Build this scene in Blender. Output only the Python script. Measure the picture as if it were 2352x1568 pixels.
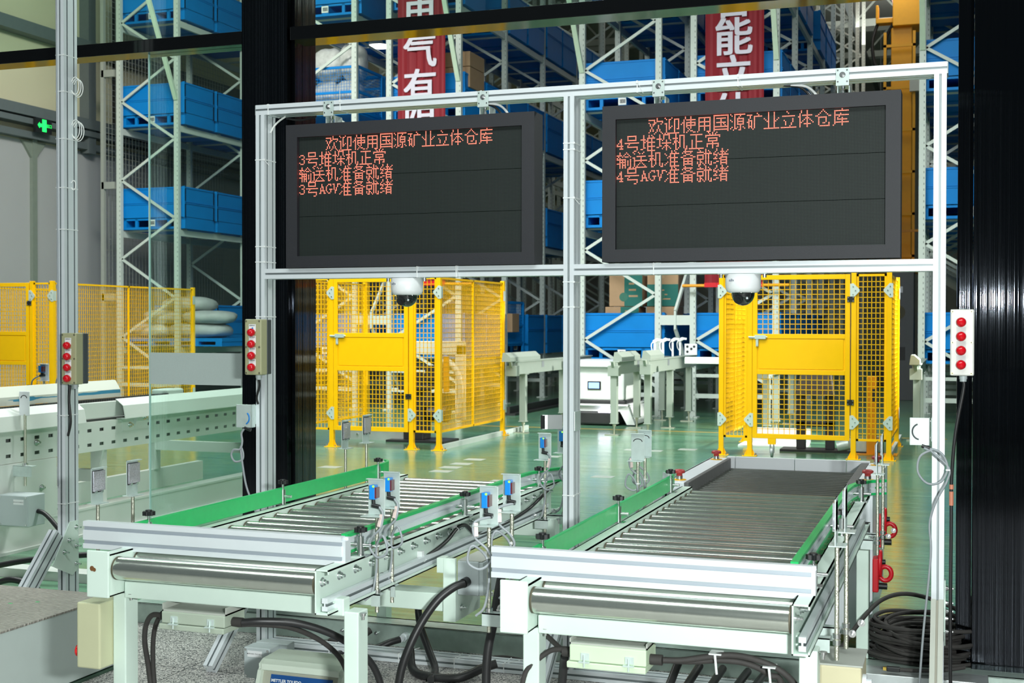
import bpy, bmesh, math, random
from mathutils import Vector, Matrix, Euler
C = bpy.context.scene.collection
S = bpy.context.scene
for _o in list(bpy.data.objects):
    bpy.data.objects.remove(_o)
R = random.Random(7)
PI = math.pi

# ------------------------------------------------------------------ camera, world, exposure, large lights
cam_d = bpy.data.cameras.new('camera'); cam = bpy.data.objects.new('camera', cam_d); C.objects.link(cam)
cam.matrix_world = Matrix.Translation((0, 0, 1.7)) @ Matrix.Rotation(.338573, 4, 'Z') @ Matrix.Rotation(PI/2-.0134435, 4, 'X') @ Matrix.Rotation(.0011175, 4, 'Z')
cam_d.sensor_width = 36; cam_d.lens = 2934.9*36/2352; cam_d.clip_end = 300; cam_d.clip_start = .05
cam_d.dof.use_dof = True; cam_d.dof.focus_distance = 6.3; cam_d.dof.aperture_fstop = 7.0
S.camera = cam
S.view_settings.view_transform = 'Standard'; S.view_settings.look = 'None'
S.view_settings.exposure = 0.0; S.view_settings.gamma = 1.0; S.view_settings.use_curve_mapping = False
w = bpy.data.worlds.new('hall_air'); S.world = w; w.use_nodes = True
w.node_tree.nodes['Background'].inputs[0].default_value = (.62, .80, .84, 1)
w.node_tree.nodes['Background'].inputs[1].default_value = .10

def area(name, loc, target, size, power, col=(1, 1, 1), spread=PI):
    d = bpy.data.lights.new(name, 'AREA'); d.shape = 'RECTANGLE'; d.size, d.size_y = size; d.energy = power; d.color = col; d.spread = spread
    o = bpy.data.objects.new(name, d); C.objects.link(o); o.location = loc
    o.rotation_euler = (Vector(target)-Vector(loc)).to_track_quat('-Z', 'Y').to_euler()
    return o
def spot(name, loc, target, power, angle, blend, col=(1, 1, 1), rad=.1):
    d = bpy.data.lights.new(name, 'SPOT'); d.energy = power; d.spot_size = math.radians(angle); d.spot_blend = blend; d.color = col; d.shadow_soft_size = rad
    o = bpy.data.objects.new(name, d); C.objects.link(o); o.location = loc
    o.rotation_euler = (Vector(target)-Vector(loc)).to_track_quat('-Z', 'Y').to_euler()
    return o
# photographer's strobe beside the camera
area('strobe', (.75, .05, 1.93), (-1.5, 5.8, 1.35), (.30, .10), 285, (.94, 1, .98))
# second strobe standing in the hall, aimed at the transfer stations
spot('hall_strobe', (1.7, 18.9, 3.1), (-3.6, 19.0, .45), 3200, 44, .3, (1, 1, .93), .08)
# high-bay lighting of the front hall and of the area before the racks, with added fills
area('front_hall_lights', (-2.0, 2.2, 5.2), (-2.2, 3.2, 0), (7, .9), 230, (.93, 1, .97))
area('hall_entrance_fill', (-6.2, 9.3, 6.5), (-6.4, 9.6, 0), (7, .5), 650, (.93, 1, .96))  # added fill that brightens the chain conveyor and the floor around it
area('wall_fill', (-11.5, 17, 9.2), (-18.6, 22.5, 6.6), (2, 1), 420, (1, 1, .9))  # added fill to lift the dark upper part of the left wall
area('sorting_area_lights', (-6.5, 13.5, 8.6), (-7.0, 19.5, 1.0), (16, 2.5), 900, (.95, 1, .98), 1.9)
area('rack_face_lights', (-6.5, 15.0, 9.5), (-7.0, 24, 4.8), (18, 1.6), 250, (.95, 1, 1))
area('portal_fill', (1.6, 10.0, 5.6), (-.4, 9.4, 0), (.8, .8), 170, (.93, 1, .95))  # added fill for the green floor strip inside the portal
area('roof_fill', (-2.2, 46, 11.0), (-2.2, 46, 14), (2, 10), 380, (1, .97, .88))  # added fill aimed upward to brighten the far roof
for _y in (34, 41):
    area('aisle_lights', (-1.9, _y, 12.4), (-1.9, _y+.2, 0), (1.2, 6), 160, (1, .97, .9))

# ------------------------------------------------------------------ mesh builder
class MB:
    def __init__(s): s.v = []; s.f = []; s.m = []; s.s = []
    def add(s, vs, fs, mi=0, smooth=False):
        n = len(s.v); s.v += [tuple(p) for p in vs]
        for f in fs: s.f.append([i+n for i in f]); s.m.append(mi); s.s.append(smooth)
        return s
    def box(s, x0, x1, y0, y1, z0, z1, mi=0):
        vs = [(x, y, z) for z in (z0, z1) for y in (y0, y1) for x in (x0, x1)]
        return s.add(vs, [(0, 2, 3, 1), (4, 5, 7, 6), (0, 1, 5, 4), (2, 6, 7, 3), (0, 4, 6, 2), (1, 3, 7, 5)], mi)
    def obox(s, c, size, M, mi=0):
        c = Vector(c); h = [a/2 for a in size]
        vs = [c + M @ Vector((x*h[0], y*h[1], z*h[2])) for z in (-1, 1) for y in (-1, 1) for x in (-1, 1)]
        return s.add(vs, [(0, 2, 3, 1), (4, 5, 7, 6), (0, 1, 5, 4), (2, 6, 7, 3), (0, 4, 6, 2), (1, 3, 7, 5)], mi)
    def bar(s, a, b, w, h, up=(0, 0, 1), mi=0):          # square bar from a to b
        a, b = Vector(a), Vector(b); d = (b-a); L = d.length; z = d.normalized(); u = Vector(up)
        x = u.cross(z)
        if x.length < 1e-4: x = Vector((1, 0, 0)).cross(z)
        x.normalize(); y = z.cross(x)
        M = Matrix((x, y, z)).transposed()
        return s.obox((a+b)/2, (w, h, L), M, mi)
    def frame_of(s, a, b):
        z = (Vector(b)-Vector(a)).normalized(); x = z.orthogonal().normalized(); return x, z.cross(x), z
    def cyl(s, a, b, r, n=16, r2=None, mi=0, caps=True):
        a, b = Vector(a), Vector(b); x, y, z = s.frame_of(a, b); r2 = r if r2 is None else r2
        k = len(s.v); vs = []
        for p, q in ((a, r), (b, r2)):
            for i in range(n):
                t = 2*PI*i/n; vs.append(p + x*(q*math.cos(t)) + y*(q*math.sin(t)))
        s.add(vs, [(i, (i+1) % n, n+(i+1) % n, n+i) for i in range(n)], mi, True)
        if caps: s.add(vs[:n], [tuple(range(n))[::-1]], mi); s.add(vs[n:], [tuple(range(n))], mi)
        return s
    def tube(s, pts, r, n=8, mi=0, sub=6, closed=False):   # smooth round cable through pts
        P = [Vector(p) for p in pts]
        if sub > 1 and len(P) > 2:
            Q = []; m = len(P)
            rng = range(m if closed else m-1)
            for i in rng:
                p0, p1, p2, p3 = (P[(i-1) % m] if closed or i else P[0]*2-P[1]), P[i], P[(i+1) % m], (P[(i+2) % m] if closed or i+2 < m else P[-1]*2-P[-2])
                for k in range(sub):
                    t = k/sub
                    Q.append(.5*((2*p1)+(p2-p0)*t+(2*p0-5*p1+4*p2-p3)*t*t+(3*p1-p0-3*p2+p3)*t**3))
            if not closed: Q.append(P[-1])
            P = Q
        m = len(P); vs = []; x = None
        for i, p in enumerate(P):
            a = P[i-1] if (i or closed) else p; b = P[(i+1) % m] if (i < m-1 or closed) else p
            t = (b-a)
            if t.length < 1e-9: t = Vector((0, 0, 1))
            t.normalize()
            x = t.orthogonal() if x is None else (x - t*x.dot(t))
            x.normalize(); y = t.cross(x)
            vs += [p + x*(r*math.cos(2*PI*k/n)) + y*(r*math.sin(2*PI*k/n)) for k in range(n)]
        fs = [(i*n+k, i*n+(k+1) % n, ((i+1) % m)*n+(k+1) % n, ((i+1) % m)*n+k) for i in range(m if closed else m-1) for k in range(n)]
        s.add(vs, fs, mi, True)
        if not closed: s.add(vs[:n], [tuple(range(n))[::-1]], mi); s.add(vs[-n:], [tuple(range(n))], mi)
        return s
    def prism(s, poly, ax, a0, a1, mi=0, smooth=False):     # poly: 2d points in the two other axes (x->y,z  y->x,z  z->x,y)
        def P(p, a):
            return (a, p[0], p[1]) if ax == 'x' else (p[0], a, p[1]) if ax == 'y' else (p[0], p[1], a)
        n = len(poly); vs = [P(p, a0) for p in poly]+[P(p, a1) for p in poly]
        s.add(vs, [(i, (i+1) % n, n+(i+1) % n, n+i) for i in range(n)], mi, smooth)
        s.add(vs[:n], [tuple(range(n))], mi); s.add(vs[n:], [tuple(range(n))[::-1]], mi)
        return s
    def lathe(s, prof, c, ax=(0, 0, 1), n=24, mi=0):        # prof: (r, h) list along ax
        c = Vector(c); z = Vector(ax).normalized(); x = z.orthogonal().normalized(); y = z.cross(x); vs = []
        for r, h in prof: vs += [c + z*h + x*(r*math.cos(2*PI*i/n)) + y*(r*math.sin(2*PI*i/n)) for i in range(n)]
        return s.add(vs, [(j*n+i, j*n+(i+1) % n, (j+1)*n+(i+1) % n, (j+1)*n+i) for j in range(len(prof)-1) for i in range(n)], mi, True)
    def quad(s, a, b, c, d, mi=0): return s.add([a, b, c, d], [(0, 1, 2, 3)], mi)

ROOT = {}
SPLIT = {'bolt', 'axle_bolt', 'anchor_bolt', 'screw', 'thumb_screw', 'pallet_support', 'lifting_point', 'nut'}
def clusters(mb):
    """the separate pieces of a builder (shapes whose bounds touch belong together)"""
    n = len(mb.v); par = list(range(n))
    def find(i):
        while par[i] != i: par[i] = par[par[i]]; i = par[i]
        return i
    for f in mb.f:
        for k in f[1:]: par[find(k)] = find(f[0])
    isl = {}
    for i in range(n): isl.setdefault(find(i), []).append(i)
    bb = {r: [min(mb.v[i][a] for i in ii)-.0006 for a in range(3)]+[max(mb.v[i][a] for i in ii)+.0006 for a in range(3)] for r, ii in isl.items()}
    ks = list(bb)
    for i, a in enumerate(ks):
        for b in ks[i+1:]:
            A, B = bb[a], bb[b]
            if all(A[q] <= B[q+3] and B[q] <= A[q+3] for q in range(3)): par[find(a)] = find(b)
    out = {}
    for fi, f in enumerate(mb.f): out.setdefault(find(f[0]), []).append(fi)
    res = []
    for fs in out.values():
        q = MB(); mp = {}
        for fi in fs:
            ff = []
            for i in mb.f[fi]:
                if i not in mp: mp[i] = len(q.v); q.v.append(mb.v[i])
                ff.append(mp[i])
            q.f.append(ff); q.m.append(mb.m[fi]); q.s.append(mb.s[fi])
        res.append(q)
    return res
def part(name, mb, mats, parent=None, origin=None, bevel=0, label=None, kind=None):
    """ONE mesh object; coordinates are world, stored relative to the base of the thing they belong to."""
    if name in SPLIT and parent is not None and '_one' not in mb.__dict__:
        qs = clusters(mb)
        if len(qs) > 1:
            for q in qs: q._one = 1; o = part(name, q, mats, parent, origin, bevel, label, kind)
            return o
    if parent is not None: org = ROOT[parent]
    else: org = Vector(origin) if origin is not None else Vector((0, 0, 0))
    me = bpy.data.meshes.new(name)
    me.from_pydata([(Vector(p)-org)[:] for p in mb.v], [], mb.f)
    if not isinstance(mats, (list, tuple)): mats = [mats]
    for m in mats: me.materials.append(m)
    for p, mi, sm in zip(me.polygons, mb.m, mb.s): p.material_index = mi; p.use_smooth = sm
    bm = bmesh.new(); bm.from_mesh(me); bmesh.ops.recalc_face_normals(bm, faces=bm.faces); bm.to_mesh(me); bm.free()
    o = bpy.data.objects.new(name, me); C.objects.link(o)
    if parent is not None: o.parent = parent
    else: o.location = org
    ROOT[o] = org
    if bevel:
        b = o.modifiers.new('edge', 'BEVEL'); b.width = bevel; b.segments = 2; b.limit_method = 'ANGLE'; b.angle_limit = .9
    if label: o['label'] = label
    if kind: o['kind'] = kind
    return o
def tag(o, label, cat, group=None):
    o['label'] = label; o['category'] = cat
    if group: o['group'] = group
    return o
def thing(name, label, cat, loc, group=None):
    o = bpy.data.objects.new(name, None); C.objects.link(o); o.location = loc; o.empty_display_size = .1
    ROOT[o] = Vector(loc)
    return tag(o, label, cat, group)
def single(name, mb, mats, label, cat, loc, group=None, bevel=0):
    return tag(part(name, mb, mats, None, loc, bevel), label, cat, group)
def struct(name, mb, mats, bevel=0, parent=None):
    o = part(name, mb, mats, parent, bevel=bevel); o['kind'] = 'structure'; return o
def copy_tree(root, loc, label=None, rotz=None):
    def cp(o, par):
        c = o.copy(); C.objects.link(c)
        if par is not None: c.parent = par
        for ch in o.children: cp(ch, c)
        return c
    r = cp(root, None); r.location = loc
    ROOT[r] = Vector(loc)
    if rotz is not None: r.rotation_euler.z = rotz
    if label: r['label'] = label
    return r

# ------------------------------------------------------------------ materials
def mat(name, col, rough=.5, metal=0.0, var=.08, scale=9.0, emit=None, es=0, spec=None, bump=0, bscale=60, coat=0, aniso=0):
    m = bpy.data.materials.new(name); m.use_nodes = True; nt = m.node_tree; N = nt.nodes; L = nt.links
    b = N['Principled BSDF']; b.inputs['Roughness'].default_value = rough; b.inputs['Metallic'].default_value = metal
    tc = N.new('ShaderNodeTexCoord'); nz = N.new('ShaderNodeTexNoise'); nz.inputs['Scale'].default_value = scale; nz.inputs['Detail'].default_value = 4
    L.new(tc.outputs['Object'], nz.inputs['Vector'])
    mx = N.new('ShaderNodeMix'); mx.data_type = 'RGBA'
    mx.inputs[6].default_value = tuple(c*(1-var) for c in col)+(1,); mx.inputs[7].default_value = tuple(min(1, c*(1+var)) for c in col)+(1,)
    L.new(nz.outputs['Fac'], mx.inputs[0]); L.new(mx.outputs[2], b.inputs['Base Color'])
    if emit: b.inputs['Emission Color'].default_value = emit+(1,); b.inputs['Emission Strength'].default_value = es
    if spec is not None: b.inputs['Specular IOR Level'].default_value = spec
    if coat: b.inputs['Coat Weight'].default_value = coat; b.inputs['Coat Roughness'].default_value = .08
    if bump:
        n2 = N.new('ShaderNodeTexNoise'); n2.inputs['Scale'].default_value = bscale; L.new(tc.outputs['Object'], n2.inputs['Vector'])
        bp = N.new('ShaderNodeBump'); bp.inputs['Strength'].default_value = bump; bp.inputs['Distance'].default_value = .004
        L.new(n2.outputs['Fac'], bp.inputs['Height']); L.new(bp.outputs[0], b.inputs['Normal'])
    return m
def nodes(m): return m.node_tree.nodes, m.node_tree.links, m.node_tree.nodes['Principled BSDF']

ALU = mat('anodised_aluminium', (.74, .79, .82), .36, .25, .03)
ALU_DARK = mat('aluminium_slot', (.30, .34, .35), .5, .6, .05)  # darker tone painted as groove shade in profile slots; end caps share it
ZINC = mat('zinc_plate', (.58, .68, .65), .38, .35, .16, 25)
STEEL = mat('bright_steel', (.72, .74, .74), .22, 1.0, .06)
ROD = mat('threaded_rod', (.60, .60, .50), .35, .9, .12, 200, bump=.6, bscale=260)
ROLL = mat('roller_steel', (.66, .71, .64), .2, .92, .12, 14)
ROLLDK = mat('dusty_roller_steel', (.17, .175, .165), .30, .8, .2, 14)
PAINT = mat('pale_green_grey_paint', (.64, .77, .69), .42, 0, .03, spec=.4)
PAINT2 = mat('dusty_grey_paint', (.40, .42, .38), .6, 0, .10)
WHITE = mat('white_paint', (.80, .83, .86), .4, 0, .02)
GREEN = mat('green_guide_plastic', (.012, .47, .125), .35, 0, .10, 30)
BLACKP = mat('black_plastic', (.012, .013, .014), .4, 0, .1)
RUBBER = mat('black_rubber_cable', (.016, .016, .017), .42, 0, .2, 30)
DUSTCAB = mat('dusty_black_cable', (.035, .032, .03), .7, 0, .3, 30)
GREYCAB = mat('grey_cable', (.30, .33, .35), .5, 0, .06)
WHITECAB = mat('white_cable', (.78, .80, .78), .5, 0, .05)
TIE = mat('nylon_tie', (.75, .78, .78), .4, 0, .04)
BEZEL = mat('black_powder_coat', (.0145, .0155, .020), .6, 0, .12, 6, bump=.15, bscale=400)
YEL = mat('safety_yellow', (.93, .50, .002), .38, 0, .04, spec=.25)
ORANGE = mat('orange_paint', (.85, .33, .01), .42, 0, .08)
BLUE = mat('blue_pallet_paint', (.001, .205, .60), .5, 0, .10, 3, spec=.2)
RACKP = mat('rack_pale_paint', (.56, .62, .58), .5, 0, .05)
RED = mat('red_lamp_plastic', (.60, .004, .012), .18, 0, .05)
REDP = mat('red_paint', (.62, .01, .02), .35, 0, .05)
BEIGE = mat('beige_box_plastic', (.52, .53, .34), .45, 0, .04)
OLIVE = mat('olive_box_plastic', (.37, .37, .22), .42, 0, .05)
DARKBOX = mat('dark_box_back', (.055, .065, .07), .45, 0, .05)
WORNBOX = mat('worn_white_box', (.62, .62, .58), .4, 0, .14, 14)
GREYBOX = mat('grey_enclosure', (.46, .52, .53), .45, 0, .03)
LABEL = mat('paper_label', (.80, .82, .83), .6, 0, .02)
INK = mat('black_ink', (.03, .03, .035), .7, 0, 0)
BLUEINK = mat('blue_sensor_plastic', (.01, .22, .66), .35, 0, .04)
CARTON = mat('brown_carton', (.36, .23, .13), .75, 0, .08)
TEAL = mat('carton_teal_print', (.005, .12, .10), .7, 0, .08)
SACK = mat('woven_white_sack', (.42, .44, .44), .75, 0, .25, 5, bump=.4, bscale=40)
CLEAR = mat('white_shrink_wrap', (.55, .57, .55), .3, 0, .35, 12)
# ------------------------------------------------------------------ setting
# green epoxy floor of the hall
m = mat('green_epoxy_floor', (.05, .16, .085), .14, 0, .1); N, L, B = nodes(m)
tc = N.new('ShaderNodeTexCoord'); mp = N.new('ShaderNodeMapping'); mp.inputs['Scale'].default_value = (.5, 5.5, 1); L.new(tc.outputs['Object'], mp.inputs[0])
n1 = N.new('ShaderNodeTexNoise'); n1.inputs['Scale'].default_value = 3.0; n1.inputs['Detail'].default_value = 8; n1.inputs['Roughness'].default_value = .7; L.new(mp.outputs[0], n1.inputs['Vector'])
r1 = N.new('ShaderNodeValToRGB'); r1.color_ramp.elements[0].position = .34; r1.color_ramp.elements[0].color = (.060, .19, .105, 1); r1.color_ramp.elements[1].position = .64; r1.color_ramp.elements[1].color = (.17, .36, .225, 1)
L.new(n1.outputs['Fac'], r1.inputs[0])
n2 = N.new('ShaderNodeTexNoise'); n2.inputs['Scale'].default_value = .9; n2.inputs['Detail'].default_value = 3; L.new(tc.outputs['Object'], n2.inputs['Vector'])
r2 = N.new('ShaderNodeValToRGB'); r2.color_ramp.elements[0].position = .5; r2.color_ramp.elements[1].position = .68; L.new(n2.outputs['Fac'], r2.inputs[0])
mx = N.new('ShaderNodeMix'); mx.data_type = 'RGBA'; mx.inputs[7].default_value = (.22, .25, .05, 1)
mm = N.new('ShaderNodeMath'); mm.operation = 'MULTIPLY'; mm.inputs[1].default_value = .32; L.new(r2.outputs[0], mm.inputs[0])
L.new(mm.outputs[0], mx.inputs[0]); L.new(r1.outputs[0], mx.inputs[6]); L.new(mx.outputs[2], B.inputs['Base Color'])
n3 = N.new('ShaderNodeTexNoise'); n3.inputs['Scale'].default_value = 1.2; L.new(mp.outputs[0], n3.inputs['Vector'])
mr = N.new('ShaderNodeMapRange'); mr.inputs[3].default_value = .07; mr.inputs[4].default_value = .24; L.new(n3.outputs['Fac'], mr.inputs[0]); L.new(mr.outputs[0], B.inputs['Roughness'])
bp = N.new('ShaderNodeBump'); bp.inputs['Strength'].default_value = .10; bp.inputs['Distance'].default_value = .01; L.new(n1.outputs['Fac'], bp.inputs['Height']); L.new(bp.outputs[0], B.inputs['Normal'])
struct('floor', MB().box(-30, 14, 6.30, 75, -.2, 0), m)
# speckled granite tiles in front of the sill
m = mat('granite_tile', (.3, .3, .3), .4); N, L, B = nodes(m)
tc = N.new('ShaderNodeTexCoord'); n1 = N.new('ShaderNodeTexVoronoi'); n1.inputs['Scale'].default_value = 170; L.new(tc.outputs['Object'], n1.inputs['Vector'])
r1 = N.new('ShaderNodeValToRGB'); r1.color_ramp.interpolation = 'LINEAR'
r1.color_ramp.elements[0].position = .15; r1.color_ramp.elements[0].color = (.05, .05, .055, 1); r1.color_ramp.elements[1].position = .75; r1.color_ramp.elements[1].color = (.64, .61, .58, 1)
sp = N.new('ShaderNodeSeparateColor'); L.new(n1.outputs['Color'], sp.inputs[0]); L.new(sp.outputs[0], r1.inputs[0])
br = N.new('ShaderNodeTexBrick'); br.offset = 0; br.inputs['Scale'].default_value = 1; br.inputs['Brick Width'].default_value = .6; br.inputs['Row Height'].default_value = .6; br.inputs['Mortar Size'].default_value = .003
br.inputs['Mortar'].default_value = (.05, .05, .05, 1); L.new(tc.outputs['Object'], br.inputs['Vector']); L.new(r1.outputs[0], br.inputs['Color1']); L.new(r1.outputs[0], br.inputs['Color2']); L.new(br.outputs[0], B.inputs['Base Color'])
struct('floor_front', MB().box(-30, 14, -8, 6.30, -.2, 0), m)
# roof and far walls
m = mat('ribbed_roof_sheet', (.55, .57, .55), .6); N, L, B = nodes(m)
tc = N.new('ShaderNodeTexCoord'); wv = N.new('ShaderNodeTexWave'); wv.inputs['Scale'].default_value = 1.6; wv.bands_direction = 'Y'; L.new(tc.outputs['Object'], wv.inputs['Vector'])
bp = N.new('ShaderNodeBump'); bp.inputs['Strength'].default_value = .6; bp.inputs['Distance'].default_value = .05; L.new(wv.outputs['Fac'], bp.inputs['Height']); L.new(bp.outputs[0], B.inputs['Normal'])
struct('ceiling', MB().box(-19, 14, 6.6, 75, 14.6, 14.8), m)
wallm = mat('beige_wall_sheet', (.62, .60, .42), .7, 0, .06, .8)
greyw = mat('grey_wall_panel', (.42, .43, .44), .6, 0, .05, .8)
trimm = mat('dark_wall_trim', (.12, .145, .15), .55, 0, .1)
struct('wall_left', MB().box(-18.9, -18.6, 6.6, 75, 5.55, 14.6).box(-18.88, -18.58, 6.6, 75, 0, 5.55, 1), [wallm, greyw])
struct('wall_right', MB().box(14, 14.3, -8, 75, 0, 14.6), greyw)
struct('wall_back', MB().box(-18.6, 14, 70, 70.3, 0, 14.6), mat('back_wall_sheet', (.5, .52, .5), .7))
tm = MB().box(-18.6, -18.38, 6.6, 60, 5.58, 5.72).box(-18.6, -18.3, 6.6, 60, 5.86, 5.98).box(-18.6, -18.28, 6.6, 60, 6.02, 6.24)
struct('trim_1', tm, [trimm])
struct('trim_2', MB().box(-18.6, -18.3, 6.6, 60, 7.72, 7.98), trimm)
struct('trim_3', MB().box(-18.6, -18.5, 22.1, 22.24, 0, 5.58).prism([(21.8, 5.55), (22.54, 5.55), (22.24, 5.2), (22.1, 5.2)], 'x', -18.58, -18.52), mat('panel_joint_trim', (.22, .26, .22), .5))
struct('trim_4', MB().box(-18.6, -18.35, 23.75, 24.0, 5.5, 14.6), trimm)
struct('trim_5', MB().box(-18.6, -18.52, 24.9, 24.95, 5.9, 14.6), BLACKP)
for k in range(7):
    yy = 27+k*6
    mb = MB().box(-18.6, 14, yy, yy+.16, 13.2, 13.45).box(-18.6, 14, yy, yy+.16, 14.3, 14.5)
    for j in range(16): mb.bar((-18+j*2, yy+.08, 13.3), (-17+j*2, yy+.08, 14.4), .07, .07).bar((-17+j*2, yy+.08, 14.4), (-16+j*2, yy+.08, 13.3), .07, .07)
    struct('trim_%d' % (6+k), mb, RACKP)
for k in range(4):
    struct('trim_%d' % (14+k), MB().box(-16+k*6, -15.85+k*6, 6.7, 70, 13.0, 13.2), trimm)

# black brushed portal with glass
bk = mat('black_brushed_steel', (.012, .013, .016), .22, 1.0, .05); N, L, B = nodes(bk)
for l in list(B.inputs['Base Color'].links): L.remove(l)
B.inputs['Base Color'].default_value = (.030, .034, .042, 1)
# upright brush lines: every hair-line groove tilts the normal a little sideways
B.inputs['Base Color'].default_value = (.038, .042, .050, 1)
tc = N.new('ShaderNodeTexCoord'); sx = N.new('ShaderNodeSeparateXYZ'); L.new(tc.outputs['Object'], sx.inputs[0])
ad = N.new('ShaderNodeMath'); ad.operation = 'ADD'; L.new(sx.outputs[0], ad.inputs[0]); L.new(sx.outputs[1], ad.inputs[1])
ge = N.new('ShaderNodeNewGeometry'); tl_ = []
for k_ in (5200, 610):
    ml = N.new('ShaderNodeMath'); ml.operation = 'MULTIPLY'; ml.inputs[1].default_value = k_; L.new(ad.outputs[0], ml.inputs[0])
    fl_ = N.new('ShaderNodeMath'); fl_.operation = 'FLOOR'; L.new(ml.outputs[0], fl_.inputs[0])
    wn_ = N.new('ShaderNodeTexWhiteNoise'); wn_.noise_dimensions = '1D'; L.new(fl_.outputs[0], wn_.inputs['W'])
    mr = N.new('ShaderNodeMapRange'); mr.inputs[3].default_value = -.42 if k_ > 1000 else -.04; mr.inputs[4].default_value = .42 if k_ > 1000 else .04; L.new(wn_.outputs['Value'], mr.inputs[0]); tl_.append(mr)
sm_ = N.new('ShaderNodeMath'); sm_.operation = 'ADD'; L.new(tl_[0].outputs[0], sm_.inputs[0]); L.new(tl_[1].outputs[0], sm_.inputs[1])
up = N.new('ShaderNodeVectorMath'); up.operation = 'CROSS_PRODUCT'; up.inputs[1].default_value = (0, 0, 1); L.new(ge.outputs['Normal'], up.inputs[0])
scv = N.new('ShaderNodeVectorMath'); scv.operation = 'SCALE'; L.new(up.outputs[0], scv.inputs[0]); L.new(sm_.outputs[0], scv.inputs['Scale'])
av = N.new('ShaderNodeVectorMath'); av.operation = 'ADD'; L.new(ge.outputs['Normal'], av.inputs[0]); L.new(scv.outputs[0], av.inputs[1])
nv = N.new('ShaderNodeVectorMath'); nv.operation = 'NORMALIZE'; L.new(av.outputs[0], nv.inputs[0]); L.new(nv.outputs[0], B.inputs['Normal'])
B.inputs['Roughness'].default_value = .05
gb = mat('black_gloss_frame', (.003, .0035, .004), .08, 0, .05, spec=.35)
struct('trim_20', MB().box(-3.805, -3.516, 6.25, 6.42, 0, 5.6), bk, bevel=.004)
struct('trim_21', MB().box(-3.53, -3.497, 6.30, 6.33, 0, 5.6).box(-3.62, -3.516, 6.42, 6.58, 0, 5.6), bk, bevel=.003)
struct('trim_22', MB().box(.048, 1.9, 6.25, 6.45, 0, 5.6), bk, bevel=.004)
struct('trim_23', MB().box(-.022, .046, 6.28, 6.45, 0, 5.6), bk, bevel=.003)
struct('trim_24', MB().box(-9, -3.805, 6.25, 6.40, 3.262, 3.335), gb, bevel=.003)
struct('trim_25', MB().box(-3.50, -.022, 6.25, 6.42, 3.262, 3.335), gb, bevel=.003)
gl = bpy.data.materials.new('clear_glass'); gl.use_nodes = True; N = gl.node_tree.nodes; L = gl.node_tree.links
N.remove(N['Principled BSDF']); out = N['Material Output']
tr = N.new('ShaderNodeBsdfTransparent'); tr.inputs[0].default_value = (.84, .93, .89, 1)
gs = N.new('ShaderNodeBsdfGlossy'); gs.inputs['Roughness'].default_value = .015; gs.inputs[0].default_value = (.9, 1, .97, 1)
lw = N.new('ShaderNodeLayerWeight'); lw.inputs[0].default_value = .5; pw = N.new('ShaderNodeMath'); pw.operation = 'POWER'; pw.inputs[1].default_value = 5; L.new(lw.outputs['Facing'], pw.inputs[0])
fr = N.new('ShaderNodeMath'); fr.operation = 'MULTIPLY_ADD'; fr.inputs[1].default_value = .9; fr.inputs[2].default_value = .04; L.new(pw.outputs[0], fr.inputs[0])
ms = N.new('ShaderNodeMixShader'); L.new(fr.outputs[0], ms.inputs[0]); L.new(tr.outputs[0], ms.inputs[1]); L.new(gs.outputs[0], ms.inputs[2]); L.new(ms.outputs[0], out.inputs[0])
edge = mat('green_glass_edge', (.45, .62, .60), .2, 0, .05)
frost = mat('frosted_film', (.40, .47, .45), .8, 0, .10, 300)
wn = struct('window_1', MB().box(-4.458, -3.806, 6.31, 6.322, .11, 3.262), gl)
struct('window_edge', MB().box(-4.461, -4.4575, 6.308, 6.324, .11, 3.262), edge, parent=wn)
struct('window_film', MB().box(-4.452, -3.806, 6.3055, 6.3085, 1.351, 1.534), frost, parent=wn)
struct('window_2', MB().box(-9, -3.806, 6.31, 6.32, 3.335, 5.6), gl)
struct('window_3', MB().box(-3.50, -.022, 6.33, 6.34, 3.335, 5.6), gl)

# markings on the green floor
yl = mat('yellow_floor_line', (.45, .27, .04), .3)
struct('trim_30', MB().box(-12, -.2, 20.0, 20.06, .0, .003), yl)
st = mat('pale_floor_tag', (.42, .47, .43), .4)
for i, (x, y) in enumerate([(-4.70, 13.0), (-5.77, 14.98), (-5.74, 14.46), (-5.72, 14.06), (-5.67, 13.65), (-7.08, 13.6), (-4.98, 15.66), (-3.77, 13.76), (-3.91, 16.83), (-4.19, 16.86), (-3.51, 17.17), (-3.0, 11.98), (-6.3, 12.2), (-2.9, 15.2)]):
    single('floor_tag', MB().box(x-.12, x+.12, y-.1, y+.1, 0, .002), st, 'pale square guidance tag stuck on the glossy green floor between the cages', 'floor tag', (x, y, 0), 'guidance tags on the green floor')

# galvanised sill channel across the opening
sill = thing('sill_channel', 'galvanised steel sill channel across the floor under the opening', 'channel', (-2.3, 6.2, 0))
gal = mat('galvanised_steel', (.42, .52, .47), .4, .5, .25, 18)
part('channel', MB().box(-4.46, .3, 6.14, 6.16, 0, .112).box(-4.46, .3, 6.14, 6.29, .106, .112).box(-4.46, .3, 6.27, 6.29, 0, .112), gal, sill, bevel=.002)
mb = MB()
for x in (-3.12, -3.06, -3.0, -2.92): mb.cyl((x, 6.14, .062), (x, 6.128, .062), .011, 6).cyl((x, 6.128, .062), (x, 6.118, .062), .006, 10)
part('bolt', mb, STEEL, sill)
part('cable_gland', MB().cyl((-2.75, 6.14, .06), (-2.75, 6.10, .06), .022, 6).cyl((-2.75, 6.10, .06), (-2.75, 6.07, .06), .017, 12), ALU, sill)
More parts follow.
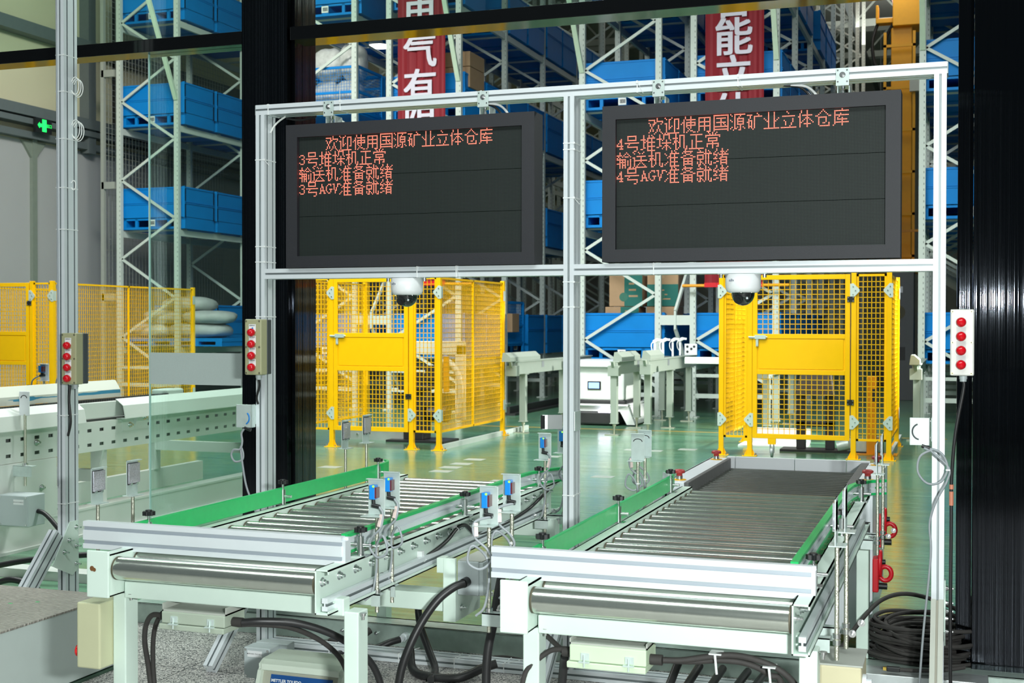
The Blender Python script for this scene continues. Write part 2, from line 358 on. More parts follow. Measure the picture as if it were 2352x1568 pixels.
# ------------------------------------------------------------------ aluminium profile bars
def section(w, d, nw, nd, gw=.010, gd=.008):
    """rectangle w x d (centred) with nw slots on the w faces and nd on the d faces, CCW"""
    pts = []
    def side(n, L, f):
        r = [f(-L/2, 0)]
        for k in range(n):
            c = -L/2 + L*(k+.5)/n
            r += [f(c-gw/2, 0), f(c-gw/2, gd), f(c+gw/2, gd), f(c+gw/2, 0)]
        return r
    pts += side(nw, w, lambda t, e: (t, -d/2+e)); pts += side(nd, d, lambda t, e: (w/2-e, t))
    pts += side(nw, w, lambda t, e: (-t, d/2-e)); pts += side(nd, d, lambda t, e: (-w/2+e, -t))
    return pts
def slot_edges(nw, nd):
    r = []
    for n in (nw, nd, nw, nd):
        r += [0]+[0, 1, 1, 1]*n if 0 else ([0] + [1, 1, 1, 0]*n)
    return r
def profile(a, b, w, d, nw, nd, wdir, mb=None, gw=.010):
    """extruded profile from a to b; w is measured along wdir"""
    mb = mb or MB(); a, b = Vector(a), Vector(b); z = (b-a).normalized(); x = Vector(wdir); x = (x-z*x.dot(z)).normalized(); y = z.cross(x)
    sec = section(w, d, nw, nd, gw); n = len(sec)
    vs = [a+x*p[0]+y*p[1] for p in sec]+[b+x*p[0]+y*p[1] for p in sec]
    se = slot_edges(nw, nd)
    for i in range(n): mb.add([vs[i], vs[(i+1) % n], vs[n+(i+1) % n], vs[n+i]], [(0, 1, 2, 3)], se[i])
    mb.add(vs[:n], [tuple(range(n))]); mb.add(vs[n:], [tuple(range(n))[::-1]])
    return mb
def hexbolt(mb, p, d, r=.008, h=.006, stud=.012):
    p, d = Vector(p), Vector(d).normalized()
    return mb.cyl(p, p+d*.002, r*1.35, 14).cyl(p+d*.002, p+d*(.002+h), r, 6).cyl(p+d*(.002+h), p+d*(.002+h+stud), r*.5, 10)
def tie_v(p, x0, x1, y0, y1, z, tail=None):              # nylon tie round an upright
    t = .0022
    mb = MB().box(x0-t, x1+t, y0-t, y0, z, z+.005).box(x0-t, x1+t, y1, y1+t, z, z+.005).box(x0-t, x0, y0, y1, z, z+.005).box(x1, x1+t, y0, y1, z, z+.005).box(x1-.004, x1+.006, y0-.006, y0, z-.002, z+.007)
    if tail: mb.bar((x1, y0-.003, z+.002), (x1+tail[0], y0-.003+tail[1], z+tail[2]), .004, .0015)
    return part('cable_tie', mb, TIE, p)
def tie_h(p, x, y0, y1, z0, z1, tail=None):
    t = .0022
    mb = MB().box(x, x+.005, y0-t, y0, z0-t, z1+t).box(x, x+.005, y1, y1+t, z0-t, z1+t).box(x, x+.005, y0, y1, z1, z1+t).box(x, x+.005, y0, y1, z0-t, z0).box(x-.002, x+.007, y0-.007, y0, z1-.012, z1)
    if tail: mb.bar((x+.002, y0-.003, z1), (x+.002+tail[0], y0-.003+tail[1], z1+tail[2]), .004, .0015)
    return part('cable_tie', mb, TIE, p)

AL2 = [ALU, ALU_DARK]
PW, PD, PY = .052, .112, 5.896       # profile width, depth, centre line
FX = (-3.446, -1.771, -.094)         # uprights of the display gate
fr = thing('display_gate_frame', 'aluminium profile gate frame that carries the two message displays', 'frame', (-1.77, PY, 0))
for x in FX:
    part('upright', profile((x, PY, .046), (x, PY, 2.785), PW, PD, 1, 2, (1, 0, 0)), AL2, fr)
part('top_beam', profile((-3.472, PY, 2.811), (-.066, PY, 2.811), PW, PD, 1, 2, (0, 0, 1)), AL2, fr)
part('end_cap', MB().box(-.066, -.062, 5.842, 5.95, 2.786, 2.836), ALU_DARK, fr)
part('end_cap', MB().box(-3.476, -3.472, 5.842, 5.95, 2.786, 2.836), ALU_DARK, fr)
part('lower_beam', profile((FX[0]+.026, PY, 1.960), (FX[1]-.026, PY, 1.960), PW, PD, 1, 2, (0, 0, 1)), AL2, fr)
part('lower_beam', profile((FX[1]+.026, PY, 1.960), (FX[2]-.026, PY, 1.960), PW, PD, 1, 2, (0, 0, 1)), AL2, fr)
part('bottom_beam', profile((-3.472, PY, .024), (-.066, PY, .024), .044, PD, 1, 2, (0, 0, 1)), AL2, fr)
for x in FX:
    part('brace', profile((x, 5.80, .50 if x > -1 else .40), (x, 5.36, .02), PW, .06, 1, 1, (1, 0, 0)), AL2 if x < -1 else [mat('dusty_aluminium', (.50, .52, .46), .5, .4, .1), mat('dusty_slot_shade', (.34, .33, .27), .6)], fr)  # dusty brace: its slot faces are coloured darker as painted groove shade
    z0 = .46 if x > -1 else .36
    g = MB().prism([(5.79, z0-.03), (5.90, z0+.12), (5.94, z0+.12), (5.94, z0-.14), (5.87, z0-.16), (5.74, z0-.07)], 'x', x+.027, x+.033)
    part('gusset_plate', g, PAINT, fr)
    mb = MB()
    for yy, zz in ((5.925, z0+.08), (5.925, z0-.02), (5.925, z0-.11), (5.86, z0+.03), (5.82, z0-.03)): hexbolt(mb, (x+.033, yy, zz), (1, 0, 0), .010, .008, .022)
    part('bolt', mb, STEEL, fr)
for x, z in ((FX[0], 2.55), (FX[0], 2.1), (FX[0], 2.02), (FX[1], 2.56), (FX[1], 2.30), (FX[1], 1.90), (FX[1], 1.78), (FX[1], 2.53), (FX[1], .88)):
    tie_v(fr, x-.026, x+.026, 5.84, 5.952, z, (.03, 0, -.03) if z in (2.30, 2.55) else None)
tie_v(fr, FX[0]-.026, FX[0]+.026, 5.84, 5.952, 1.735, (.05, 0, .001))
for x, z0, z1, tl in ((-3.40, 2.785, 2.837, None), (-2.985, 2.785, 2.837, (0, 0, .05)), (-2.22, 2.785, 2.837, (0, 0, -.05)), (-1.44, 2.785, 2.837, (.03, 0, -.06)), (-.97, 2.785, 2.837, (.02, 0, -.06)), (-2.56, 1.934, 1.986, None), (-2.35, 1.934, 1.986, (.02, 0, -.06)), (-1.36, 1.934, 1.986, None), (-2.66, .002, .047, (.10, .04, .03)), (-2.36, .002, .047, (.09, .03, .02)), (-2.10, .002, .047, (.09, .03, .02)), (-3.05, .002, .047, None)):
    tie_h(fr, x, 5.84, 5.952, z0, z1, tl)
mb = MB().tube([(-3.418, 5.90, 2.70), (-3.40, 5.90, 2.73), (-3.37, 5.90, 2.757), (-3.33, 5.90, 2.78)], .005)
part('cable', mb, WHITECAB, fr)
part('cable', MB().tube([(-3.33, 5.91, 2.772), (-3.25, 5.92, 2.760), (-3.16, 5.92, 2.775)], .005), RUBBER, fr)

# separate upright of the neighbouring gate
fl = thing('aluminium_post', 'tall aluminium profile post behind the checker plate step', 'post', (-4.703, PY, 0))
x = -4.703
part('upright', profile((x, PY, .0), (x, PY, 4.6), PW, PD, 1, 2, (1, 0, 0)), AL2, fl)
part('brace', profile((x, 5.80, .54), (x, 5.36, .06), PW, .09, 1, 2, (1, 0, 0)), AL2, fl)
part('gusset_plate', MB().prism([(5.74, .40), (5.87, .60), (5.94, .60), (5.94, .33), (5.89, .30), (5.72, .38)], 'x', x+.027, x+.033), PAINT, fl)
mb = MB()
for yy, zz in ((5.92, .565), (5.92, .46), (5.92, .36), (5.86, .50), (5.82, .44)): hexbolt(mb, (x+.033, yy, zz), (1, 0, 0), .010, .008, .024)
part('bolt', mb, STEEL, fl)
for z in (2.72, 2.98, 2.45, 2.22, 1.19, 3.18, .70): tie_v(fl, x-.026, x+.026, 5.84, 5.952, z)
for z, rr in ((3.02, .024), (2.78, .026), (2.47, .013)):
    for k in range(3 if z > 2.6 else 1):
        pts = [(x+.026+rr*(1.1+.12*k)*(1+math.cos(t)), 5.90+.010*k, z-.006*k+rr*2.0*math.sin(t)) for t in [i*PI/6 for i in range(-5, 6)]]
        part('cable', MB().tube(pts, .0026), WHITECAB, fl)
part('cable', MB().tube([(x+.045, 5.86, 1.36), (x+.045, 5.85, 1.28), (x+.055, 5.85, 1.16), (x+.03, 5.86, 1.08)], .007), RUBBER, fl)
part('cable', MB().tube([(x-.019, 5.834, 3.6), (x-.016, 5.834, 2.4), (x-.014, 5.834, 1.5), (x-.019, 5.834, .8)], .004), GREYCAB, fl)

# ------------------------------------------------------------------ message displays
GLYPH = {'欢': '04005f7d043121a08a08408414a14a221410', '迎': '02179a48848848b48a4aa49a68a0820827fd', '使': '0880887f40847f64957f40940a40441a4614', '用': '0003fe2222223fe2222223fe222222222381', '国': '7ff4015fd4214215fd4a15217ff4017ff401', '源': '7f908a0483e82293ea2283e80882aa4990c4', '矿': '08010f7e402402202e02b02a02a02e02a010', '业': '08808808808848928a18c0880880880887ff', '立': '0100200003fe0001001041080880880407ff', '体': '0440440423fa0430e215224a4461f2042042', '仓': '0200500881046030fc0840840842642043f8', '库': '0407fe0020227fe01204a3fa0427fe042041', '号': '1fc1041041fc0007ff0080043fc200200180', '堆': '1442447e412f1347ec1241247e412c1237e0', '垛': '3e422422422f4940847f40841cc2a3490080', '机': '0041e412412f12412e13612512452451460c', '正': '0003fe0200200200243e40240240240247ff', '常': '1240a87ff4011fc1041fc0203fe222322020', '输': '08414422f5d200547f55457c557574454654', '送': '1110a20003f80430427fe0420a211220a7fd', '准': '0a01207f10920983f40900903f40920917f0', '备': '0081fc08a07018c6031fc1241fc1241fc104', '就': '04214425f7e015f15115115f14454d555626', '绪': '0444442e21497f70443e22373e022c3e3220', '3': '00000000e01101000c01001001100e000000', '4': '00000000800c00c00a00901f00801c000000', 'A': '00000000400400c00a00a01e012033000000', 'G': '00000001c01200100103901101200c000000', 'V': '00000003301201200a00a00c004004000000'}

PIT = 1.216/192
lcd = mat('led_matrix_face', (.012, .015, .016), .6, spec=.25); N, L, B = nodes(lcd)
tc = N.new('ShaderNodeTexCoord'); sc = N.new('ShaderNodeVectorMath'); sc.operation = 'SCALE'; sc.inputs['Scale'].default_value = 1/PIT; L.new(tc.outputs['Object'], sc.inputs[0])
fc = N.new('ShaderNodeVectorMath'); fc.operation = 'FRACTION'; L.new(sc.outputs[0], fc.inputs[0])
sx = N.new('ShaderNodeSeparateXYZ'); L.new(fc.outputs[0], sx.inputs[0])
cx = N.new('ShaderNodeCombineXYZ'); L.new(sx.outputs[0], cx.inputs[0]); L.new(sx.outputs[2], cx.inputs[1])
ds = N.new('ShaderNodeVectorMath'); ds.operation = 'DISTANCE'; ds.inputs[1].default_value = (.5, .5, 0); L.new(cx.outputs[0], ds.inputs[0])
lt = N.new('ShaderNodeMath'); lt.operation = 'LESS_THAN'; lt.inputs[1].default_value = .26; L.new(ds.outputs['Value'], lt.inputs[0])
mx = N.new('ShaderNodeMix'); mx.data_type = 'RGBA'; mx.inputs[6].default_value = (.006, .008, .008, 1); mx.inputs[7].default_value = (.042, .060, .052, 1); L.new(lt.outputs[0], mx.inputs[0]); L.new(mx.outputs[2], B.inputs['Base Color'])
led = mat('lit_red_led', (.2, .02, .02), .5, 0, 0, emit=(1.0, .17, .11), es=3.8)
def led_line(text, col, row, X, Z, Y):
    mb = MB(); c = col
    for ch in text:
        g = GLYPH[ch]
        for r in range(12):
            b = int(g[r*3:r*3+3], 16)
            for k in range(12):
                if b >> k & 1:
                    px, pz = X+(c+k+.5)*PIT, Z-(row+r+.5)*PIT; q = PIT*.40
                    vs = [(px+q*math.cos(t), Y, pz+q*math.sin(t)) for t in [i*PI/3 for i in range(6)]]
                    vs += [(px+q*.6*math.cos(t), Y-.0016, pz+q*.6*math.sin(t)) for t in [i*PI/3 for i in range(6)]]
                    mb.add(vs, [(6, 7, 8, 9, 10, 11)]+[(i, (i+1) % 6, 6+(i+1) % 6, 6+i) for i in range(6)])
        c += 6 if ch in '34AGV' else 12
    return mb
def display(X, Ztop, num, label):
    Y = 5.839; W, H = 1.216, .608; M = .064; Mb = .058
    t = thing('led_display', label, 'display', (X+W/2, Y, Ztop-H-Mb))
    x0, x1, z0, z1 = X-M, X+W+M, Ztop-H-Mb, Ztop+M
    f = 5.815; bkY = 5.945
    mb = MB().box(x0, x1, f, bkY, Ztop, z1).box(x0, x1, f, bkY, z0, Ztop-H).box(x0, X, f, bkY, Ztop-H, Ztop).box(X+W, x1, f, bkY, Ztop-H, Ztop).box(X, X+W, Y+.006, bkY, Ztop-H, Ztop)
    part('housing', mb, BEZEL, t)
    s = part('screen', MB().box(X, X+W, Y, Y+.006, Ztop-H, Ztop), lcd, t)
    # shift the mesh so that the dot grid starts at the panel corner
    off = Vector((X, Y, Ztop-H))-ROOT[t]
    s.data.transform(Matrix.Translation(-off)); s.location = off
    sm = MB()
    for k in (1, 2): sm.box(X, X+W, Y-.0006, Y, Ztop-H*k/3-.0012, Ztop-H*k/3+.0012)
    part('module_seam', sm, mat('seam_black', (.002, .002, .002), .9, spec=0) if 'seam_black' not in bpy.data.materials else bpy.data.materials['seam_black'], t)
    for i, (tx, c) in enumerate((('欢迎使用国源矿业立体仓库', 24), (num+'号堆垛机正常', 0), ('输送机准备就绪', 0), (num+'号AGV准备就绪', 0))):
        part('lit_text', led_line(tx, c, i*12, X, Ztop, Y), led, t, label='red dot-matrix line reading '+tx)
    for bx in ((X+.17, X+1.01) if num == '3' else (X+.20, X+1.03)):
        zt = 2.837
        b = MB().box(bx-.028, bx+.028, 5.832, 5.836, 2.762, zt-.002).box(bx-.028, bx+.028, 5.832, 5.93, 2.758, 2.762).box(bx-.024, bx-.020, 5.85, 5.93, z1, 2.758).box(bx+.026, bx+.030, 5.85, 5.93, z1, 2.758).box(bx-.024, bx+.03, 5.85, 5.93, z1, z1+.004)
        hb = part('hanger_bracket', b, ZINC, t)
        bm_ = MB(); hexbolt(bm_, (bx, 5.832, 2.805), (0, -1, 0), .010, .006, .006); bm_.cyl((bx, 5.865, 2.70+.01), (bx, 5.865, 2.77), .005, 10).cyl((bx, 5.865, 2.728), (bx, 5.865, 2.738), .010, 6).cyl((bx, 5.865, 2.747), (bx, 5.865, 2.757), .010, 6)
        for qx in (-.02, .02):
            for qz in (2.775, 2.825): bm_.cyl((bx+qx, 5.832, qz), (bx+qx, 5.8295, qz), .004, 10)
        part('bolt', bm_, STEEL, hb)
    for k, (cm, r) in enumerate(((WHITECAB, .006), (RUBBER, .006))):
        cx_ = x0+1.18-.035*k if num == '3' else x0+.98-.03*k
        part('cable', MB().tube([(cx_-.12, 5.90, 2.786), (cx_-.05, 5.905, 2.775), (cx_-.01, 5.91, 2.74), (cx_, 5.915, z1-.01)], r), cm, t)
    return t
display(-3.2156, 2.6554, '3', 'black message display over the roller conveyor beside the step, four red text lines')
display(-1.5351, 2.6587, '4', 'black message display over the conveyor with the roller cart, four red text lines')

def text_mesh(body, size, X, Y, Z, mb, off=0.0, align='CENTER', rotm=None, mi=0, ext=0):
    """flat lettering in the XZ plane (facing -y) at X, Y, Z"""
    cu = bpy.data.curves.new('lettering', 'FONT'); cu.body = body; cu.size = size; cu.align_x = align; cu.align_y = 'CENTER'; cu.offset = off; cu.extrude = ext; cu.resolution_u = 3
    o = bpy.data.objects.new('lettering', cu); C.objects.link(o)
    dg = bpy.context.evaluated_depsgraph_get(); dg.update(); me = o.evaluated_get(dg).to_mesh()
    rm = rotm or Matrix.Rotation(PI/2, 3, 'X')
    mb.add([Vector((X, Y, Z))+rm @ v.co for v in me.vertices], [tuple(p.vertices) for p in me.polygons], mi)
    o.evaluated_get(dg).to_mesh_clear(); bpy.data.objects.remove(o); bpy.data.curves.remove(cu)
    return mb

# ------------------------------------------------------------------ dome cameras under the lower beams
smoke = mat('dark_dome_plastic', (.006, .009, .009), .05, 0, .05, coat=1)
camw = mat('white_camera_plastic', (.82, .84, .85), .35, 0, .01)
def dome(X, label):
    Y = 5.90; t = thing('dome_camera', label, 'camera', (X, Y, 1.934), 'dome cameras under the lower beams')
    part('base_plate', MB().box(X-.112, X+.112, Y-.03, Y+.03, 1.931, 1.934), ZINC, t)
    part('body', MB().lathe([(.0, 1.931), (.081, 1.931), (.081, 1.885), (.080, 1.868), (.074, 1.852), (.062, 1.846), (.0, 1.846)], (X, Y, 0), n=40), camw, t)
    d = part('dome', MB().lathe([(.053*math.sin(a), 1.843-.056*math.cos(a)) for a in [i*PI/2/10 for i in range(11)]]+[(.056, 1.848)], (X, Y, 0), n=36), smoke, t)
    part('lens', MB().cyl((X-.012, Y-.043, 1.818), (X-.014, Y-.054, 1.812), .021, 24).cyl((X-.0142, Y-.055, 1.8119), (X-.0144, Y-.0555, 1.8117), .012, 20), BLACKP, d)
    part('lens', MB().cyl((X+.025, Y-.042, 1.822), (X+.0262, Y-.0465, 1.820), .005, 12), ALU, d)
    lm = text_mesh('alhua', .017, X-.034, Y-.0752, 1.902, MB(), .0003)
    part('lettering', lm, mat('camera_lettering', (.12, .14, .2), .6), t)
    for sx in (-.10, .10): part('thumb_screw', MB().cyl((X+sx, Y-.012, 1.931), (X+sx, Y-.012, 1.915), .0085, 14), STEEL, t)
    part('screw', MB().cyl((X-.05, Y-.035, 1.8462), (X-.05, Y-.035, 1.844), .003, 8).cyl((X+.045, Y-.04, 1.8462), (X+.045, Y-.04, 1.844), .003, 8).cyl((X, Y-.058, 1.8475), (X, Y-.058, 1.845), .003, 8), STEEL, t)
dome(-2.638, 'white dome camera under the step-side display, in front of the cage beside the black column')
dome(-.951, 'white dome camera under the cart-side display, in front of the cage behind the roller cart')

# ------------------------------------------------------------------ red indicator boxes on the posts
def ibox(X, ztop, H, W, label, cover, back, worn=False):
    Y0 = 5.735; z0 = ztop-H; t = thing('indicator_box', label, 'indicator box', (X+W/2, Y0+.05, z0))
    part('cover', MB().box(X, X+W, Y0, Y0+.062, z0, ztop), cover, t, bevel=.006)
    part('back_box', MB().box(X+.002, X+W+.001, Y0+.062, Y0+.103, z0+.002, ztop-.002), back, t, bevel=.004)
    names = ('超高指示', '超宽指示', '超长指示', '超重指示')
    for k in range(4):
        z = ztop-.068-k*.0595 if not worn else ztop-.055-k*.060; cxx = X+W*.46
        part('lamp', MB().lathe([(.0185, .0), (.0185, .004), (.0205, .006), (.0205, .014), (.018, .022), (.011, .028), (.0, .030)], (cxx, Y0, z), (0, -1, 0), 24), RED, t)
        if worn:
            if k: part('label_plate', MB().box(cxx-.019, cxx+.019, Y0-.0008, Y0, z+.012, z+.040), mat('worn_label', (.55, .56, .55), .5, 0, .1), t)
        else:
            l = part('label_plate', MB().box(cxx-.019, cxx+.021, Y0-.0008, Y0, z+.006, z+.042), LABEL, t)
            part('lettering', text_mesh(names[k], .0085, cxx+.001, Y0-.0011, z+.035, MB(), .0001), INK, l)
    if not worn and X > -4: part('sticker', MB().cyl((X+W*.48, Y0-.0008, ztop-.047), (X+W*.48, Y0-.0014, ztop-.047), .005, 14), BLUEINK, t)
    mb = MB()
    for sx in (.009, W-.011):
        for sz in (.010, H*.5, H-.010): mb.cyl((X+sx, Y0, z0+sz), (X+sx, Y0-.002, z0+sz), .0058, 12).box(X+sx-.004, X+sx+.004, Y0-.0026, Y0-.002, z0+sz-.0008, z0+sz+.0008, 1).box(X+sx-.0008, X+sx+.0008, Y0-.0026, Y0-.002, z0+sz-.004, z0+sz+.004, 1)
    part('screw', mb, [mat('brass_screw', (.42, .42, .26), .4, .6), INK], t)
    gx = X+W*.55
    part('cable_gland', MB().cyl((gx, Y0+.05, z0), (gx, Y0+.05, z0-.016), .017, 6).cyl((gx, Y0+.05, z0-.016), (gx, Y0+.05, z0-.026), .014, 14), GREYBOX, t)
    return t, gx, z0
t, gx, z0 = ibox(-3.476, 1.725, .286, .097, 'olive indicator box with four red lamps on the gate upright beside the glass pane', OLIVE, DARKBOX)
part('cable', MB().tube([(gx, 5.785, z0-.02), (gx-.005, 5.80, z0-.06), (gx-.03, 5.815, z0-.12), (gx-.028, 5.825, z0-.155)], .006), RUBBER, t)
t, gx, z0 = ibox(-4.617, 1.650, .279, .097, 'olive indicator box with four red lamps on the tall lone post by the step', OLIVE, DARKBOX)
t, gx, z0 = ibox(-.047, 1.766, .282, .096, 'worn whitish indicator box with four red lamps beside the black column', WORNBOX, WORNBOX, True)
part('cable', MB().tube([(gx, 5.785, z0-.02), (gx+.002, 5.785, z0-.06), (gx-.03, 5.79, z0-.25), (gx-.045, 5.80, z0-.45), (gx-.045, 5.80, z0-.62), (gx-.046, 5.80, z0-1.0), (gx-.043, 5.81, z0-1.35), (gx-.02, 5.86, .03)], .0075), RUBBER, t)
part('cable_tag', MB().cyl((gx-.045, 5.80, z0-.50), (gx-.045, 5.80, z0-.56), .0095, 12).cyl((gx-.045, 5.80, z0-.47), (gx-.045, 5.80, z0-.49), .0095, 12), mat('orange_tag', (.55, .20, .12), .5), t)

# ------------------------------------------------------------------ photo sensors bolted to the uprights
def post_sensor(X, z, side, label, arc):
    """bracket folded round the upright at X; side -1 looks left, +1 right"""
    t = thing('photo_sensor', label, 'sensor', (X, 5.85, z))
    xf = X+side*.034
    a, b = sorted((X+side*.026, X+side*.031))
    part('mounting_plate', MB().box(a, b, 5.83, 5.955, z-.045, z+.055), ZINC, t, bevel=.004)
    mb = MB()
    for yy, zz in ((5.93, z+.035), (5.90, z-.035)): hexbolt(mb, (b if side > 0 else a, yy, zz), (side, 0, 0), .008, .010, .014)
    part('bolt', mb, STEEL, t)
    fx0, fx1 = sorted((X+side*.028, X+side*.118)) if not arc else sorted((X-.035, X-.118))
    part('sensor_bracket', MB().box(fx0, fx1, 5.795, 5.80, z-.06, z+.06).box(fx1-.005, fx1, 5.795, 5.84, z-.06, z+.06), ZINC, t, bevel=.006)
    pts = [((fx0+fx1)/2+.005-.035*math.cos(u), 5.792, z+.035*math.sin(u)) for u in [i*PI/10-PI/2*.85 for i in range(9)]] if arc else [((fx0+fx1)/2+.035*math.cos(u), 5.792, z-.01+.035*math.sin(u)) for u in [i*PI/10-PI/3 for i in range(7)]]
    part('slot', MB().tube(pts, .0035, 6, sub=3), BLUEINK if not arc else DARKBOX, t)
    part('connector', MB().cyl((fx0+.05, 5.80, z-.06), (fx0+.085, 5.80, z-.072), .009, 12), BLACKP, t)
    return t, fx0
t, fx = post_sensor(-3.446, 1.222, -1, 'zinc photo sensor bracket with grey cable under the olive box beside the glass', False)
part('cable', MB().tube([(fx+.05, 5.79, 1.155), (fx+.035, 5.79, 1.13), (fx+.04, 5.79, 1.09), (fx+.03, 5.785, 1.05), (fx-.01, 5.785, 1.045), (fx-.022, 5.785, 1.015), (fx+.0, 5.785, .985), (fx+.04, 5.79, .995), (fx+.045, 5.79, 1.03), (fx+.03, 5.79, 1.06), (fx+.045, 5.79, .95), (fx+.06, 5.80, .85), (fx+.10, 5.81, .74), (fx+.12, 5.82, .66)], .0055), GREYCAB, t)
t, fx = post_sensor(-.094, 1.238, -1, 'shiny zinc sensor bracket with curved slot on the upright by the coiled cable', True)
pts = [(fx+.06, 5.79, 1.168), (fx+.085, 5.785, 1.158)]+[(fx+.095-.062*math.cos(u), 5.78, 1.088+.075*math.sin(u)) for u in [PI*.5, PI*.2, -PI*.1, -PI*.4, -PI*.7, -PI, -PI*1.3, -PI*1.55]]
part('cable', MB().tube(pts+[(fx+.16, 5.78, 1.09), (fx+.155, 5.78, 1.03), (fx+.11, 5.78, .94), (fx+.085, 5.79, .84), (fx+.09, 5.79, .70), (fx+.06, 5.79, .35), (fx+.04, 5.79, .03)], .005), GREYCAB, t)
part('cable_tie', MB().box(fx+.15, fx+.168, 5.772, 5.79, 1.075, 1.081), TIE, t)
t = thing('photo_sensor', 'shiny folded reflector bracket on the middle gate upright', 'sensor', (-1.80, 5.85, 1.2))
part('sensor_bracket', MB().prism([(-1.888, 5.79), (-1.884, 5.79), (-1.862, 5.80), (-1.80, 5.835), (-1.80, 5.842), (-1.864, 5.806), (-1.888, 5.796)], 'z', 1.20, 1.268), STEEL, t)
part('reflector_face', MB().box(-1.892, -1.872, 5.786, 5.790, 1.202, 1.266), BLACKP, t)
part('mounting_plate', MB().box(-1.744, -1.738, 5.84, 5.94, 1.19, 1.285), ZINC, t, bevel=.004)
# ------------------------------------------------------------------ roller conveyors
RY = [3.967+.1295*k for k in range(21)]
def conveyor(dx, label, ext, dxr=0.0, rust=False):
    t = thing('roller_conveyor', label, 'conveyor', (-2.52+dx, 5.2, 0))
    xl, xr = -2.946+dx, -2.103+dx                       # inner faces of the side channels
    y0, y1 = 3.925, 6.60
    def chan(x, s):                                      # web at x, flanges outward (s)
        a, b = x, x+s*.054; th = .005
        return MB().box(min(a, a+s*th), max(a, a+s*th), y0, y1, .697, .853).box(min(a, b), max(a, b), y0, y1, .848, .853).box(min(a, b), max(a, b), y0, y1, .697, .702).box(min(b, b-s*th), max(b, b-s*th), y0, y1, .838, .853).box(min(b, b-s*th), max(b, b-s*th), y0, y1, .697, .710)
    part('side_channel', chan(xl, -1), PAINT, t)
    part('side_channel', chan(xr, 1), PAINT, t)
    part('end_plate', MB().box(xl-.094, xl+.001, y0-.012, y0-.001, .694, .866), PAINT, t, bevel=.003)
    if rust: part('rust_spot', MB().cyl((xl-.070, y0-.0121, .800), (xl-.070, y0-.0128, .800), .010, 9).cyl((xl-.060, y0-.0121, .796), (xl-.060, y0-.0129, .796), .0075, 8), mat('rust', (.16, .07, .02), .9, 0, .3, 200), t)
    for k, y in enumerate(RY):
        rb = MB().cyl((xl+.006, y, .797), (xr-.006, y, .797), .0425, 28).cyl((xl, y, .797), (xr, y, .797), .012, 10, mi=1).cyl((xl+.004, y, .797), (xl+.010, y, .797), .0435, 28, mi=1).cyl((xr-.010, y, .797), (xr-.004, y, .797), .0435, 28, mi=1)
        part('roller', rb, [ROLL, mat('roller_end', (.10, .09, .06), .6, .3, .2) if not k else bpy.data.materials['roller_end']], t)
    mb = MB()
    for y in RY: hexbolt(mb, (xr+.005, y, .802), (1, 0, 0), .0125, .010, .012)
    part('axle_bolt', mb, STEEL, t)
    ex0, ex1 = ext
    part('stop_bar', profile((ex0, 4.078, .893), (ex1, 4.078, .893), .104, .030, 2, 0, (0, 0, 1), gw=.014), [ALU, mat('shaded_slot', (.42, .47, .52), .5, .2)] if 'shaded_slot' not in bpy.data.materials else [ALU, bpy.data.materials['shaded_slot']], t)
    part('stop_bar_back', MB().box(ex0, ex1+.012, 4.095, 4.112, .853, .94).box(ex1, ex1+.013, 4.07, 4.112, .853, .93), ALU, t)
    part('mounting_rail', profile((xr+.030, 3.94, .729), (xr+.030, 6.45, .729), .022, .044, 0, 1, (1, 0, 0)), AL2, t)
    part('mounting_rail', profile((xl-.030, 3.94, .740), (xl-.030, 6.45, .740), .022, .044, 0, 1, (1, 0, 0)), AL2, t)
    for yy in (4.0, 6.28):
        for x in (-2.99+dx, -2.030+dx+dxr):
            part('leg', MB().box(x, x+.056, yy, yy+.078, 0, .697), PAINT, t, bevel=.004)
            mb = MB(); hexbolt(mb, (x+.028+(.045 if x > -2.5+dx else .05), yy+.005, .697), (0, 0, -1), .009, .008, .014); part('bolt', mb, STEEL, t)
    part('cross_beam', MB().box(-2.936+dx, -2.028+dx+dxr, 3.995, 4.045, .681, .742), PAINT, t, bevel=.004)
    part('cross_beam', MB().box(-2.936+dx, -2.028+dx+dxr, 6.29, 6.34, .60, .69), PAINT, t, bevel=.004)
    # side guides
    gp = [(-2.998+dx, 4.115), (-2.998+dx, 5.9), (-2.999+dx, 6.25), (-3.004+dx, 6.40), (-3.018+dx, 6.50), (-3.045+dx, 6.56), (-3.075+dx, 6.59)]
    def ribbon(pts, th, z0, z1, side):
        mb = MB(); n = len(pts); vs = []
        for i, p in enumerate(pts):
            a = Vector(pts[max(i-1, 0)]); b = Vector(pts[min(i+1, n-1)]); d = (b-a).normalized(); nn = Vector((-d.y, d.x))*side
            q = Vector(p)+nn*th
            vs += [(p[0], p[1], z0), (p[0], p[1], z1), (q.x, q.y, z1), (q.x, q.y, z0)]
        fs = []
        for i in range(n-1):
            for k in range(4): fs.append((4*i+k, 4*i+(k+1) % 4, 4*i+4+(k+1) % 4, 4*i+4+k))
        fs += [(0, 1, 2, 3), tuple(4*(n-1)+k for k in (3, 2, 1, 0))]
        return mb.add(vs, fs)
    part('guide_strip', ribbon(gp, .016, .862, .934, 1), GREEN, t, bevel=.002)
    part('guide_backing', ribbon([(p[0]-.016, p[1]) for p in gp], .012, .872, .924, 1), ALU, t)
    gr = [(-2.142+dx, 4.20), (-2.142+dx, 5.7), (-2.141+dx, 6.15), (-2.130+dx, 6.32), (-2.105+dx, 6.44), (-2.06+dx, 6.54), (-1.99+dx, 6.60)]
    part('guide_strip', ribbon(gr, .012, .858, .932, -1), GREEN, t, bevel=.001)
    part('guide_edge', ribbon([(p[0]+.012, p[1]) for p in gr], .014, .919, .932, -1), GREEN, t)
